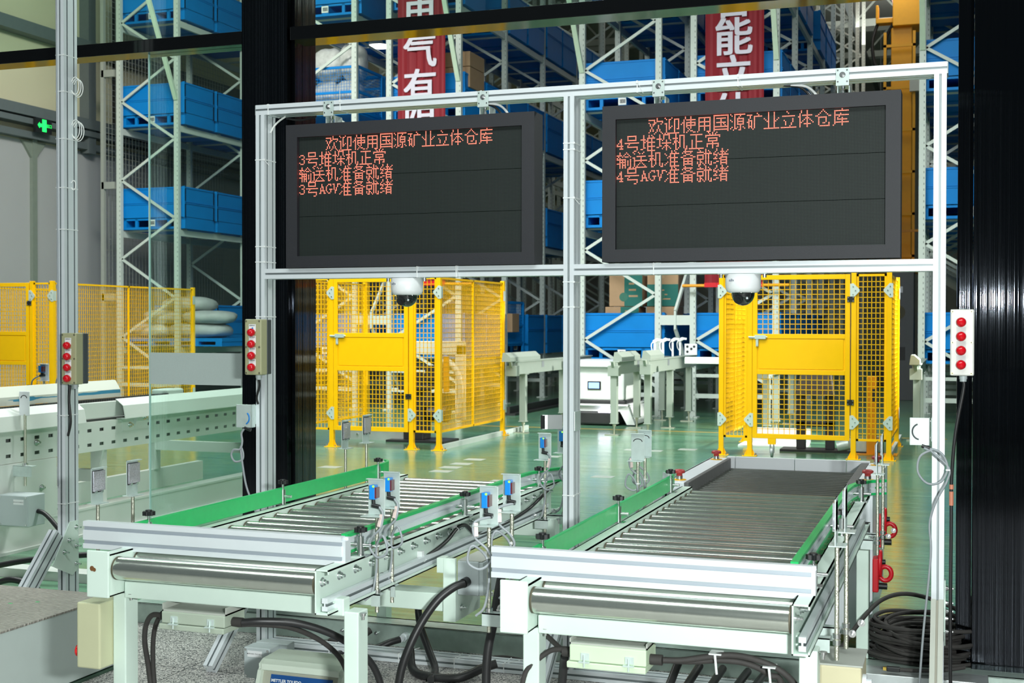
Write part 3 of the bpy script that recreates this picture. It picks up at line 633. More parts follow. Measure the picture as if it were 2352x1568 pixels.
    part('guide_edge', ribbon([(p[0]+.012, p[1]) for p in gr], .014, .858, .869, -1), GREEN, t)
    g3 = [(p[0]+.0121, p[1]) for p in gr]
    mb = ribbon(g3, .010, .869, .888, -1); m2 = ribbon(g3, .010, .898, .919, -1); m3 = ribbon(g3, .004, .888, .898, -1)
    for q in (m2, m3): mb.add(q.v, q.f)
    part('guide_backing', mb, ALU, t)
    for side, ys, zk in ((1, (4.213, 5.254, 6.303), .945), (-1, (4.239, 5.286, 6.323), .955)):
        for y in ys:
            x = (xr+.033) if side > 0 else (xl-.134+.08)
            cl = part('guide_clamp', MB().cyl((x, y, .853), (x, y, .925), .013, 16).cyl((x, y, .925), (x, y, .95), .006, 10).box(x-.03, x+.03, y-.022, y+.022, .853, .858), STEEL, t)
            part('clamp_rod', MB().cyl((x-side*.045, y, .893), (x+side*.045, y, .893), .0065, 10), STEEL, cl)
            star = []
            for i in range(14):
                r = .026 if i % 2 else .019
                star.append((x+r*math.cos(i*PI/7), y+r*math.sin(i*PI/7)))
            part('star_knob', MB().prism(star, 'z', zk-.004, zk+.012).cyl((x, y, zk+.012), (x, y, zk+.017), .013, 14), BLACKP, cl, bevel=.002)
    return t
cvL = conveyor(0, 'pale roller conveyor beside the checker plate step, with green side guides and the beige box', (-3.173, -2.072), 0, True)
cvR = conveyor(1.621, 'pale roller conveyor that ends at the white roller cart, with green side guides', (-1.505, -.440), -.06)

# boxes hung under the cross beams and their cables
def ubox(x0, x1, z0, z1, label, pa, cabs):
    t = thing('terminal_box', label, 'box', ((x0+x1)/2, 4.0, z0))
    part('body', MB().box(x0, x1, 3.962, 4.10, z0+.022, z1).box(x0-.008, x1, 3.955, 4.10, z0, z0+.02), pa, t, bevel=.003)
    part('top_tray', MB().box(x0-.002, x1+.002, 3.97, 4.11, z1, z1+.006).box(x0-.002, x0+.002, 3.97, 4.11, z1, .681).box(x1-.002, x1+.002, 3.97, 4.11, z1, .681), PAINT2, t)
    for f in (.2, .78):
        x = x0+(x1-x0)*f
        part('clip', MB().box(x-.012, x+.016, 3.957, 3.962, z0+.028, z0+.05).cyl((x, 3.955, z0+.005), (x, 3.955, z0+.045), .0035, 8).box(x-.018, x+.018, 3.948, 3.962, z0+.02, z0+.024), ZINC, t)
    for s, x in ((-1, x0), (1, x1)):
        part('cable_gland', MB().cyl((x, 4.02, z0+.034), (x+s*.04, 4.02, z0+.034), .017, 12), DUSTCAB, t)
    for pts, r in cabs: part('cable', MB().tube(pts, r, 10), DUSTCAB if r < .013 else RUBBER, t)
ubox(-2.750, -2.486, .588, .652, 'grey terminal box clipped under the front beam of the conveyor beside the step', mat('terminal_box_paint', (.36, .42, .34), .45, 0, .08),
     [([(-2.79, 4.02, .622), (-2.84, 4.03, .615), (-2.88, 4.05, .57), (-2.90, 4.07, .50), (-2.905, 4.10, .40), (-2.90, 4.12, .25), (-2.90, 4.14, .02)], .010),
      ([(-2.79, 4.03, .615), (-2.83, 4.06, .60), (-2.865, 4.08, .54), (-2.885, 4.10, .44), (-2.89, 4.12, .30), (-2.88, 4.14, .02)], .009),
      ([(-2.45, 4.02, .622), (-2.38, 4.05, .625), (-2.28, 4.12, .61), (-2.18, 4.20, .56), (-2.10, 4.28, .48), (-2.06, 4.34, .38), (-2.04, 4.38, .2), (-2.04, 4.4, .02)], .0135),
      ([(-2.45, 4.02, .615), (-2.40, 4.06, .61), (-2.32, 4.16, .58), (-2.25, 4.28, .50), (-2.21, 4.36, .40), (-2.2, 4.4, .25), (-2.2, 4.42, .02)], .010)])
ubox(-1.196, -.942, .588, .662, 'pale green terminal box clipped under the front beam of the conveyor with the cart', mat('terminal_box_paint_green', (.52, .64, .46), .45, 0, .06),
     [([(-1.236, 4.02, .622), (-1.27, 4.05, .635), (-1.33, 4.10, .655), (-1.385, 4.14, .655), (-1.40, 4.16, .60), (-1.40, 4.18, .4), (-1.40, 4.2, .02)], .009),
      ([(-1.236, 4.02, .63), (-1.28, 4.02, .62), (-1.33, 4.01, .58), (-1.365, 4.0, .53), (-1.375, 4.0, .40), (-1.37, 4.0, .02)], .009),
      ([(-.90, 4.02, .622), (-.84, 4.03, .625), (-.76, 4.04, .64), (-.68, 4.05, .65), (-.60, 4.05, .64), (-.53, 4.06, .61), (-.48, 4.08, .55), (-.465, 4.10, .45), (-.46, 4.12, .02)], .010),
      ([(-.90, 4.04, .618), (-.82, 4.05, .618), (-.72, 4.06, .628), (-.64, 4.07, .622), (-.57, 4.08, .59), (-.53, 4.1, .52), (-.52, 4.1, .02)], .010),
      ([(-1.236, 4.04, .60), (-1.25, 4.07, .55), (-1.265, 4.1, .46), (-1.28, 4.14, .3), (-1.29, 4.2, .02)], .0145)])
for x, z in ((-.735, .632), (-.565, .605)):
    single('cable_tie', MB().cyl((x, 4.03, z+.02), (x+.008, 4.02, z-.04), .004, 8).box(x-.02, x+.02, 4.03, 4.08, z+.018, z+.022), TIE, 'white nylon tie hanging from the cable bundle near the '+('pale green terminal box' if x < -.6 else 'beige motor'), 'cable tie', (x, 4.04, z))

# beige box with red button on the leg, and drive motor at the other conveyor
t = thing('control_box', 'beige control box with a red button, fixed to the conveyor leg above the step', 'control box', (-3.03, 4.0, .42))
part('body', MB().box(-3.095, -2.992, 3.925, 4.145, .424, .668), BEIGE, t, bevel=.006)
part('lid_seam', MB().box(-3.0965, -3.092, 3.945, 4.13, .43, .662), BEIGE, t)
part('push_button', MB().lathe([(.012, 0), (.012, .012), (.024, .012), (.024, .022), (.016, .028), (0, .029)], (-3.095, 3.965, .478), (-1, 0, 0), 18), mat('red_button', (.75, .02, .02), .3), t)
part('cable_gland', MB().cyl((-3.02, 4.1, .424), (-3.02, 4.1, .385), .014, 12).cyl((-3.02, 4.1, .385), (-3.02, 4.1, .02), .011, 10), ROD, t)
t = thing('drive_motor', 'beige gear motor housing beside the front leg of the conveyor with the cart', 'motor', (-.36, 4.25, .4))
part('body', MB().box(-.428, -.296, 4.20, 4.42, .40, .607), mat('motor_beige', (.56, .52, .34), .45, 0, .05), t, bevel=.008)
part('flange', MB().cyl((-.296, 4.26, .535), (-.284, 4.26, .535), .036, 20).cyl((-.284, 4.26, .535), (-.268, 4.26, .535), .022, 16), ALU, t)
part('dust_cover', MB().box(-.432, -.292, 4.195, 4.43, .606, .612), PAINT2, t, bevel=.002)

# photo sensor stands and reflector stands on the conveyors
def stand_sensor(x, y, zt, side, label, back=False, cab=0):
    """rod clamped to the mounting rail on the given side; plate .13 high with a blue sensor"""
    t = thing('sensor_stand', label, 'sensor', (x, y, .66))
    zp = zt-.135
    part('rod', MB().cyl((x, y, .63), (x, y, zp), .0075, 10), ROD, t)
    part('bracket', MB().box(x-.034, x+.034, y-.003, y, zp, zt).box(x-.045, x+.034, y-.05, y, zp-.003, zp).box(x-.036, x+.034, y-.02, y, zt-.003, zt), ZINC, t, bevel=.001)
    ys = y-.034 if not back else y+.004
    sn = part('sensor', MB().box(x-.016, x+.006, ys, ys+.030, zt-.075, zt-.022), BLUEINK, t, bevel=.002)
    part('sensor_window', MB().box(x+.006, x+.013, ys+.001, ys+.029, zt-.070, zt-.030), mat('sensor_window', (.12, .03, .04), .2) if 'sensor_window' not in bpy.data.materials else bpy.data.materials['sensor_window'], sn)
    part('status_light', MB().cyl((x+.002, ys-.0005, zt-.026), (x+.002, ys-.003, zt-.026), .004, 10), mat('green_status_light', (.1, .6, .05), .4, 0, 0, emit=(.3, 1, .05), es=2.0) if 'green_status_light' not in bpy.data.materials else bpy.data.materials['green_status_light'], sn)
    part('connector', MB().cyl((x-.005, ys+.015, zt-.075), (x-.004, ys+.015, zt-.092), .007, 10).cyl((x-.010, ys+.015, zt-.098), (x+.020, ys+.015, zt-.103), .0085, 12), BLACKP, sn)
    if back: part('slot', MB().tube([(x-.02*math.cos(u)*1.1, y-.0035, zt-.042+.014*math.sin(u)) for u in [i*PI/8 for i in range(9)]], .002, 6, sub=2), BLACKP, t)
    c = (x+.020, ys+.012, zt-.103)
    s = 1 if x < -1.8 else -1
    part('cable', MB().tube([c, (x+.040*s, ys, zt-.125), (x+.036*s, ys-.01, zt-.175), (x-.004*s, ys, zt-.215), (x-.018*s, ys+.01, zt-.255), (x+.02*s, ys, zt-.287), (x+.062*s, ys-.01, zt-.262), (x+.045*s, ys-.01, zt-.205), (x+.004*s, y-.012, zt-.25), (x+.004, y-.012, zt-.33), (x-.012, y-.012, zt-.42), (x-.045, y-.01, zt-.455)], .0045, 8), GREYCAB, t)
    part('cable_tag', MB().bar((x+.036*s, ys, zt-.128), (x+.030*s, ys-.012, zt-.172), .013, .010), mat('red_white_tag', (.78, .62, .58), .5) if 'red_white_tag' not in bpy.data.materials else bpy.data.materials['red_white_tag'], t)
    part('cable_tie', MB().cyl((x, y-.004, zt-.252), (x, y-.004, zt-.248), .013, 12), TIE, t)
    clamp(t, x, y, side)
    return t
def clamp(t, x, y, side):
    s = side if x > -2.5 or x < -4 else -1
    rail = -2.98 if x < -2.5 else -2.06 if x < -1.8 else -1.36 if x < -1 else -.44
    xa, xb = sorted((x+s*.020, rail))
    part('clamp', MB().box(xa, xb, y-.018, y-.014, .655, .700).box(xa, xb, y-.018, y+.02, .696, .700), ZINC, t)
    part('nut', MB().cyl((x, y, .700), (x, y, .714), .014, 6).cyl((x, y, .678), (x, y, .694), .014, 6), STEEL, t)
    mb = MB(); hexbolt(mb, (x-s*.050, y-.018, .722), (0, -1, 0), .009, .010, .02); part('bolt', mb, STEEL, t)
def stand_refl(x, y, zt, side, label):
    t = thing('reflector_stand', label, 'reflector', (x, y, .66))
    f = side                                   # face direction along x
    part('rod', MB().cyl((x, y, .63), (x, y, zt-.155), .0075, 10), ROD, t)
    part('bracket', MB().box(x-.004, x-.001, y-.04, y+.036, zt-.15, zt).box(x-.024, x+.030, y-.04, y+.036, zt-.153, zt-.150).box(x-.004, x+.022*f if f > 0 else x, y-.04, y+.036, zt-.003, zt), ZINC, t)
    a, b = sorted((x+f*.003, x+f*.011))
    rf = part('reflector', MB().box(a, b, y-.038, y+.036, zt-.098, zt-.014), mat('reflector_prisms', (.55, .56, .62), .15, .6, .5, 220, bump=1.0, bscale=500) if 'reflector_prisms' not in bpy.data.materials else bpy.data.materials['reflector_prisms'], t)
    part('reflector_back', MB().box(min(x+f*.001, x+f*.004), max(x+f*.001, x+f*.004), y-.038, y+.034, zt-.105, zt-.012), BLACKP, rf)
    part('screw', MB().cyl((x+f*.003, y-.022, zt-.102), (x+f*.012, y-.022, zt-.102), .006, 10).cyl((x+f*.003, y+.018, zt-.102), (x+f*.012, y+.018, zt-.102), .006, 10), STEEL, t)
    clamp(t, x, y, side if abs(x) > 2.5 else side)
    return t
stand_sensor(-2.045, 4.30, 1.128, 1, 'nearer of two blue-sensor stands on the near end of the conveyor by the step')
stand_sensor(-2.062, 4.47, 1.135, 1, 'further of two blue-sensor stands on the near end of the conveyor by the step')
stand_sensor(-2.010, 6.22, 1.145, 1, 'sensor stand with blue sensor in front of the middle gate upright')
stand_sensor(-1.965, 6.40, 1.165, 1, 'sensor stand with blue sensor mostly hidden behind the middle gate upright')
stand_sensor(-1.545, 4.15, 1.141, -1, 'sensor stand with blue sensor between the two conveyors, nearer one of its pair')
stand_sensor(-1.535, 4.36, 1.160, -1, 'sensor stand with blue sensor between the two conveyors, further one of its pair')
stand_sensor(-1.518, 6.20, 1.159, -1, 'nearer of two plain zinc sensor plates with curved slots beside the roller cart', True)
stand_sensor(-1.515, 6.34, 1.165, -1, 'further of two plain zinc sensor plates with curved slots beside the roller cart', True)
stand_refl(-3.438, 4.50, 1.095, 1, 'reflector stand behind the stop bar by the step, nearer one of its pair')
stand_refl(-3.350, 4.62, 1.118, 1, 'reflector stand behind the stop bar by the step, further one of its pair')
stand_refl(-3.135, 6.20, 1.182, 1, 'reflector stand in front of the middle cage, nearer one of its pair')
stand_refl(-3.040, 6.26, 1.210, 1, 'reflector stand in front of the middle cage, further one of its pair')
stand_refl(-.372, 4.18, 1.150, -1, 'nearer of two reflector stands at the near end of the conveyor with the cart')
stand_refl(-.356, 4.34, 1.170, -1, 'further of two reflector stands at the near end of the conveyor with the cart')
stand_refl(-.366, 6.16, 1.158, -1, 'nearer of two reflector stands where the conveyor meets the roller cart')
stand_refl(-.352, 6.34, 1.185, -1, 'further of two reflector stands where the conveyor meets the roller cart')

# motor box between the conveyors
t = thing('motor_junction_box', 'grey junction box on a bracket with a thick black cable, between the two conveyors', 'junction box', (-1.9, 4.8, .5))
part('bracket', MB().box(-1.962, -1.910, 4.74, 4.76, .506, .760).box(-1.912, -1.908, 4.74, 5.02, .506, .66).box(-1.99, -1.962, 4.74, 4.80, .70, .76), PAINT, t, bevel=.004)
part('support_beam', MB().box(-2.93, -1.962, 4.76, 4.88, .54, .612), PAINT, t, bevel=.004)
part('box', MB().box(-1.905, -1.812, 4.75, 4.98, .615, .752), GREYBOX, t, bevel=.005)
part('lid', MB().box(-1.812, -1.795, 4.752, 4.98, .617, .750), GREYBOX, t, bevel=.003)
part('box_top_dust', MB().box(-1.903, -1.800, 4.755, 4.975, .7515, .7545), PAINT2, t)
mb = MB(); hexbolt(mb, (-1.908, 4.80, .555), (1, 0, 0), .010, .009, .014); hexbolt(mb, (-1.908, 4.92, .600), (1, 0, 0), .010, .009, .014); part('bolt', mb, STEEL, t)
part('cable_gland', MB().cyl((-1.862, 4.752, .672), (-1.868, 4.725, .668), .019, 14), BLACKP, t)
part('cable', MB().tube([(-1.866, 4.73, .668), (-1.90, 4.70, .655), (-1.95, 4.66, .61), (-2.0, 4.62, .53), (-2.04, 4.58, .43), (-2.07, 4.56, .32), (-2.09, 4.56, .15), (-2.10, 4.56, .02)], .0165, 12), RUBBER, t)
part('cable_tie', MB().cyl((-1.87, 5.02, .56), (-1.87, 5.02, .575), .02, 8), TIE, t)
# black cable clipped along the side channel
t = thing('side_channel_cable', 'black cable looped along the outer channel of the conveyor beside the step', 'cable', (-2.07, 5.0, .7))
part('sheath', MB().tube([(-2.082, 4.42, .745), (-2.080, 4.55, .722), (-2.078, 4.75, .735), (-2.075, 4.92, .752), (-2.074, 5.06, .775), (-2.074, 5.18, .812), (-2.074, 5.28, .805), (-2.07, 5.40, .75), (-2.068, 5.62, .742), (-2.066, 5.90, .748), (-2.05, 6.10, .775), (-2.02, 6.24, .83), (-2.01, 6.28, .85)], .0085, 10), RUBBER, t)
for y, z in ((4.80, .738), (5.16, .806), (5.66, .742)):
    part('clip', MB().box(-2.097, -2.075, y-.012, y+.012, z+.008, z+.034).tube([(-2.074, y, z-.012), (-2.062, y, z), (-2.074, y, z+.012)], .0018, 6), TIE, t)
single('thick_cable', MB().tube([(-1.655, 4.62, .80), (-1.66, 4.60, .74), (-1.67, 4.58, .66), (-1.68, 4.56, .56), (-1.70, 4.54, .40), (-1.70, 4.54, .02)], .017, 12), RUBBER, 'thick black cable dropping between the two conveyors beside the grey junction box', 'cable', (-1.68, 4.57, 0))

# loose cables and conduits on the granite floor
def cable(pts, r, m, label, name='floor_cable'):
    return single(name, MB().tube(pts, r, 10), m, label, 'cable', pts[0])
cable([(-2.58, 5.90, .30), (-2.54, 5.84, .20), (-2.47, 5.78, .10), (-2.40, 5.70, .03), (-2.36, 5.55, .02)], .018, RUBBER, 'black conduit slanting down past the bright cable gland of the sill channel')
cable([(-2.75, 6.06, .06), (-2.79, 6.02, .05), (-2.85, 5.97, .025), (-2.95, 5.90, .02), (-3.0, 5.80, .02)], .017, RUBBER, 'black ribbed conduit running from the cable gland of the sill channel')
cable([(-2.55, 5.74, .10), (-2.50, 5.66, .03), (-2.40, 5.60, .02), (-2.25, 5.62, .02), (-2.16, 5.72, .05), (-2.10, 5.75, .07)], .021, RUBBER, 'black conduit loop lying in front of the bottom beam of the gate')
cable([(-3.15, 6.05, .02), (-3.05, 6.0, .03), (-2.98, 6.02, .05), (-2.93, 6.08, .09)], .018, DUSTCAB, 'short black conduit rising to the bolts of the sill channel')
cable([(-2.28, 5.99, .015), (-2.18, 6.05, .02), (-2.06, 6.02, .02), (-2.0, 5.97, .012)], .010, DUSTCAB, 'thin black cable arched on the granite behind the bottom beam')
for k, (xx, sp_) in enumerate(((-1.10, .10), (-1.03, .02), (-.95, .12), (-.86, .16), (-.80, .20))):
    cable([(xx, 5.2+.1*k, .30-.03*k), (xx-.03, 5.05, .20), (xx-.03-sp_, 4.9, .09), (xx-.05-sp_, 4.75, .03), (xx-.10-sp_, 4.5, .02)], .017, RUBBER, 'black conduit under the pale green terminal box, strand %s' % ('nearest the conveyor leg', 'second from the conveyor leg', 'third from the conveyor leg', 'fourth from the conveyor leg', 'closest to the beige motor')[k])

# junction box on the floor frame, weighing terminal
def plate_text(t, body, X, Y, Z, s, W=None): return part('lettering', text_mesh(body, s, X, Y, Z, MB(), .0002), INK, t)
t = thing('junction_box', 'grey junction box with a printed label beside the weighing terminal', 'junction box', (-2.97, 5.05, 0))
part('body', MB().box(-3.037, -2.905, 5.0, 5.09, .112, .250), GREYBOX, t, bevel=.004)
part('back', MB().box(-3.03, -2.868, 5.09, 5.16, .115, .252), GREYBOX, t, bevel=.004)
part('leg', MB().box(-3.0, -2.94, 5.03, 5.08, 0, .112), ALU, t)
l = part('label_plate', MB().box(-3.018, -2.944, 4.9985, 5.0, .208, .236), LABEL, t)
part('lettering', text_mesh('MCP-A101-TB-D103-2', .0082, -2.981, 4.998, .222, MB(), .0001), INK, l)
mb = MB()
for x in (-3.027, -2.915):
    for z in (.122, .240): mb.cyl((x, 5.0, z), (x, 4.997, z), .006, 10)
part('screw', mb, STEEL, t)
t = thing('weighing_terminal', 'weighing terminal with tilted blue front panel under the conveyor beside the step', 'terminal', (-2.44, 4.5, 0))
Mt = Matrix.Rotation(-.5, 3, 'X')
def tl(x, y, z): return (x, 4.50+y*math.cos(.62)-z*math.sin(-.62)*-1, .25+z)
part('shell', MB().prism([(4.44, .335), (4.44, .352), (4.47, .366), (4.60, .372), (4.66, .30), (4.62, .10), (4.36, .06), (4.34, .08), (4.43, .328)], 'x', -2.628, -2.612).prism([(4.44, .335), (4.44, .352), (4.47, .366), (4.60, .372), (4.66, .30), (4.62, .10), (4.36, .06), (4.34, .08), (4.43, .328)], 'x', -2.272, -2.256).prism([(4.432, .330), (4.432, .354), (4.46, .368), (4.60, .374), (4.66, .30), (4.62, .10), (4.50, .08), (4.52, .30)], 'x', -2.613, -2.271), mat('terminal_shell', (.62, .70, .60), .5, 0, .04), t, bevel=.003)
A_, B_ = Vector((0, 4.452, .326)), Vector((0, 4.385, .10))        # panel from top edge to bottom edge
part('front_panel', MB().add([(-2.612, A_.y, A_.z), (-2.272, A_.y, A_.z), (-2.272, B_.y, B_.z), (-2.612, B_.y, B_.z), (-2.612, A_.y+.03, A_.z), (-2.272, A_.y+.03, A_.z), (-2.272, B_.y+.03, B_.z), (-2.612, B_.y+.03, B_.z)], [(0, 1, 2, 3), (0, 4, 5, 1), (1, 5, 6, 2), (3, 2, 6, 7), (0, 3, 7, 4), (4, 7, 6, 5)]), mat('terminal_panel', (.36, .37, .30), .5), t)
def on_panel(u, s, e=.0): d = (B_-A_); p = A_+d*s; nrm = Vector((0, d.z, -d.y)).normalized(); return Vector((u, 0, 0))+p+nrm*e
dn = (B_-A_).normalized(); nrm = Vector((0, dn.z, -dn.y)).normalized()
if nrm.y > 0: nrm = -nrm
def pq(u0, u1, s0, s1, e): return [Vector((u, 0, 0))+A_+(B_-A_)*s_+nrm*e for u, s_ in ((u0, s0), (u1, s0), (u1, s1), (u0, s1))]
bl = part('blue_face', MB().add(pq(-2.576, -2.304, .06, .9, .002)+pq(-2.576, -2.304, .06, .9, -.004), [(0, 1, 2, 3), (4, 5, 6, 7), (0, 1, 5, 4), (1, 2, 6, 5), (2, 3, 7, 6), (3, 0, 4, 7)]), mat('terminal_blue', (.012, .075, .26), .35), t)
part('display_window', MB().add(pq(-2.53, -2.44, .32, .6, .003), [(0, 1, 2, 3)]), mat('lcd_window', (.08, .09, .07), .2), bl)
c_ = sum(pq(-2.41, -2.39, .34, .40, .003), Vector())/4
part('green_key', MB().cyl(c_, c_+nrm*.003, .013, 16), mat('green_key', (.05, .5, .06), .4), bl)
rm = Matrix((Vector((1, 0, 0)), -dn, nrm)).transposed()
c_ = sum(pq(-2.56, -2.44, .12, .20, .0035), Vector())/4
tmb = MB(); text_mesh('METTLER TOLEDO', .016, c_.x-.005, c_.y, c_.z, tmb, .0004, 'CENTER', rm)
part('lettering', tmb, LABEL, bl)

# checker plate step
chk = mat('worn_checker_plate', (.30, .28, .25), .55, .3, .25, 12); N, L, B = nodes(chk)
tc = N.new('ShaderNodeTexCoord'); mp = N.new('ShaderNodeMapping'); mp.inputs['Rotation'].default_value = (0, 0, .6); mp.inputs['Scale'].default_value = (22, 60, 1); L.new(tc.outputs['Object'], mp.inputs[0])
vo = N.new('ShaderNodeTexVoronoi'); vo.inputs['Scale'].default_value = 1; vo.inputs['Randomness'].default_value = .35; L.new(mp.outputs[0], vo.inputs['Vector'])
mx = N.new('ShaderNodeMix'); mx.data_type = 'RGBA'; mx.inputs[7].default_value = (.50, .47, .42, 1)
mrc = N.new('ShaderNodeMapRange'); mrc.inputs[1].default_value = .12; mrc.inputs[2].default_value = .38; mrc.inputs[3].default_value = .75; mrc.inputs[4].default_value = 0; L.new(vo.outputs['Distance'], mrc.inputs[0]); L.new(mrc.outputs[0], mx.inputs[0])
L.new(B.inputs['Base Color'].links[0].from_socket, mx.inputs[6]); L.new(mx.outputs[2], B.inputs['Base Color'])
bp = N.new('ShaderNodeBump'); bp.invert = True; bp.inputs['Strength'].default_value = 1.0; bp.inputs['Distance'].default_value = .012; L.new(vo.outputs['Distance'], bp.inputs['Height']); L.new(bp.outputs[0], B.inputs['Normal'])
t = thing('step_platform', 'grey step platform with worn checker plate top beside the tall lone post', 'step', (-5, 4.6, 0))
part('body', MB().box(-6.6, -3.935, 3.4, 5.29, .02, .352), mat('step_side_paint', (.44, .50, .48), .5, 0, .04), t)
part('top_plate', MB().box(-6.602, -3.932, 3.398, 5.292, .352, .362), chk, t, bevel=.002)
part('base_flange', MB().box(-6.6, -3.925, 3.4, 5.295, 0, .012), mat('step_base', (.05, .10, .07), .5), t)
mb = MB()
for x, y in ((-4.30, 4.95), (-4.2, 5.02)): mb.box(x, x+.02, y, y+.012, .362, .3626)
part('paint_fleck', mb, GREEN, t)

# cable coil beside the black column
t = thing('cable_coil', 'coiled black cable heap with a gold plug beside the black column', 'cable coil', (-.17, 6.3, 0))
rr = random.Random(3)
for k in range(30):
    a, b = .235+rr.uniform(-.085, .04), .225+rr.uniform(-.085, .03); cx_, cy_ = -.17+rr.uniform(-.035, .035), 6.42+rr.uniform(-.05, .05); z = .125+.0068*k; ph = rr.uniform(0, 6.28); tz = rr.uniform(-.02, .02)
    pts = [(cx_+a*math.cos(i*PI/7+ph), cy_+b*math.sin(i*PI/7+ph), max(.122, z*.85+tz*math.cos(i*PI/7)+.004*rr.uniform(-1, 1))) for i in range(14)]
    part('loop', MB().tube(pts, .0095, 8, sub=4, closed=True), DUSTCAB, t)
part('loop', MB().tube([(-.57, 5.95, .10), (-.52, 6.05, .20), (-.44, 6.2, .31), (-.36, 6.4, .37), (-.25, 6.52, .385), (-.10, 6.56, .35), (.02, 6.55, .30), (.07, 6.5, .27)], .0105, 10), DUSTCAB, t)
part('lead', MB().tube([(.02, 6.08, .16), (-.08, 6.03, .15), (-.18, 6.02, .142), (-.26, 6.02, .140)], .009, 10), DUSTCAB, t)
part('plug', MB().box(-.315, -.255, 6.01, 6.035, .128, .150), BLACKP, t, bevel=.004)
part('plug_tip', MB().box(-.33, -.315, 6.013, 6.031, .132, .146), mat('gold_plug', (.75, .55, .12), .3, 1), t)
tray = thing('cable_tray', 'galvanised cable tray under the coiled black cable', 'cable tray', (-.2, 6.1, 0))
part('tray', MB().box(-.47, .12, 5.99, 6.138, .0, .118), mat('new_galvanised', (.62, .66, .66), .35, .7, .2, 15), tray, bevel=.003)
mb = MB()
for x in (-.42, -.375): mb.cyl((x, 5.99, .06), (x, 5.983, .06), .014, 14).cyl((x, 5.983, .06), (x, 5.976, .06), .008, 6)
part('screw', mb, STEEL, tray)
single('mesh_cloth', MB().add([(0.02+.03*math.sin(k*1.7), 6.72+.02*math.cos(k*2.1), .0+.045*k) for k in range(9)]+[(.16+.035*math.sin(k*1.3+1), 6.60+.02*k % 3*.01, .0+.045*k) for k in range(9)]+[(.10, 6.52, .0+.04*k) for k in range(9)], [(k, k+1, 10+k, 9+k) for k in range(8)]+[(9+k, 10+k, 19+k, 18+k) for k in range(8)]), mat('black_net', (.012, .012, .013), .9), 'crumpled black netting against the foot of the black column behind the coil', 'netting', (.08, 6.62, 0))

# ------------------------------------------------------------------ white roller cart behind the conveyor
t = thing('roller_cart', 'white roller cart with dark rollers and red emergency buttons at the conveyor end', 'cart', (-.95, 7.35, 0))
cx0, cx1, cy0, cy1, ct = -1.49, -.42, 6.68, 8.02, .862
cw = mat('cart_white', (.74, .78, .82), .4, 0, .02)
sidep = [(cy0, .0), (cy0+.55, .0), (cy0+.62, .22), (cy1, .60), (cy1, ct), (cy0, ct)]
part('side_panel', MB().prism(sidep, 'x', cx1-.012, cx1), cw, t, bevel=.003)
part('side_panel', MB().prism(sidep, 'x', cx0, cx0+.012), cw, t, bevel=.003)
part('side_rail', MB().box(cx0, cx0+.105, cy0, cy1, ct-.16, ct), cw, t, bevel=.003)
part('side_rail', MB().box(cx1-.105, cx1-.012, cy0, cy1, ct-.16, ct), cw, t, bevel=.003)
dark = mat('dusty_dark_steel', (.13, .13, .13), .6, .3, .25, 20)
part('rail_liner', MB().box(cx0+.105, cx0+.13, cy0, cy1-.02, ct-.13, ct+.002), dark, t, bevel=.004)
part('rail_liner', MB().box(cx1-.15, cx1-.105, cy0+.2, cy1-.02, ct-.13, ct+.002), dark, t, bevel=.004)
for a, b in ((cx0+.105, cx0+.155), (cx0+.158, cx0+.52), (cx0+.523, cx1-.24), (cx1-.237, cx1-.10)):
    part('end_plate', MB().box(a, b, cy1-.03, cy1, ct-.085, ct+.012), WHITE, t, bevel=.003)
part('frame', MB().box(cx0+.02, cx1-.02, cy0+.02, cy1-.02, .12, .64), cw, t)
for k in range(17): part('roller', MB().cyl((cx0+.13, cy0+.05+k*.076, ct-.085), (cx1-.15, cy0+.05+k*.076, ct-.085), .030, 20), ROLLDK, t)
for x, y in ((cx0+.055, cy0+.12), (cx0+.055, cy1-.12), (cx1-.055, cy0+.45), (cx1-.055, cy1-.12)):
    part('emergency_button', MB().cyl((x, y, ct), (x, y, ct+.022), .018, 16, mi=1).lathe([(.016, .022), (.016, .035), (.03, .038), (.03, .05), (.022, .056), (0, .057)], (x, y, ct), n=20).cyl((x, y, ct), (x, y, ct+.003), .036, 20, mi=2), [mat('faded_red', (.42, .04, .04), .45), STEEL, YEL] if 'faded_red' not in bpy.data.materials else [bpy.data.materials['faded_red'], STEEL, YEL], t)
part('corner_cover', MB().box(cx0-.05, cx0, cy0-.06, cy0+.12, ct-.16, ct-.01), WHITE, t, bevel=.006)
for y, z in ((6.72, .46), (7.12, .62)):
    s = part('lifting_lug', MB().box(cx1, cx1+.03, y-.05, y+.05, z-.11, z+.06), REDP, t, bevel=.006)
    part('shackle', MB().tube([(cx1+.035, y+.03*math.sin(u)+0, z+.03+.06*math.cos(u)) for u in [i*PI/5 for i in range(10)]], .011, 10, closed=True).tube([(cx1+.06+.03*math.cos(u), y, z-.02+.035*math.sin(u)) for u in [i*PI/5 for i in range(10)]], .012, 10, closed=True), REDP, s)
    part('bolt', MB().cyl((cx1+.03, y, z-.085), (cx1+.07, y, z-.085), .018, 6).cyl((cx1+.03, y+.02, z+.035), (cx1+.06, y+.02, z+.035), .014, 6), BLACKP, s)

# ------------------------------------------------------------------ white chain conveyor beyond the glass
t = thing('chain_conveyor', 'long off-white chain conveyor with slotted side beam behind the glass and the lone post', 'conveyor', (-7.2, 9.8, 0))
sx = -6.631
CW = mat('conveyor_offwhite', (.62, .66, .62), .45, 0, .04)
ya, yb = 6.9, 12.1
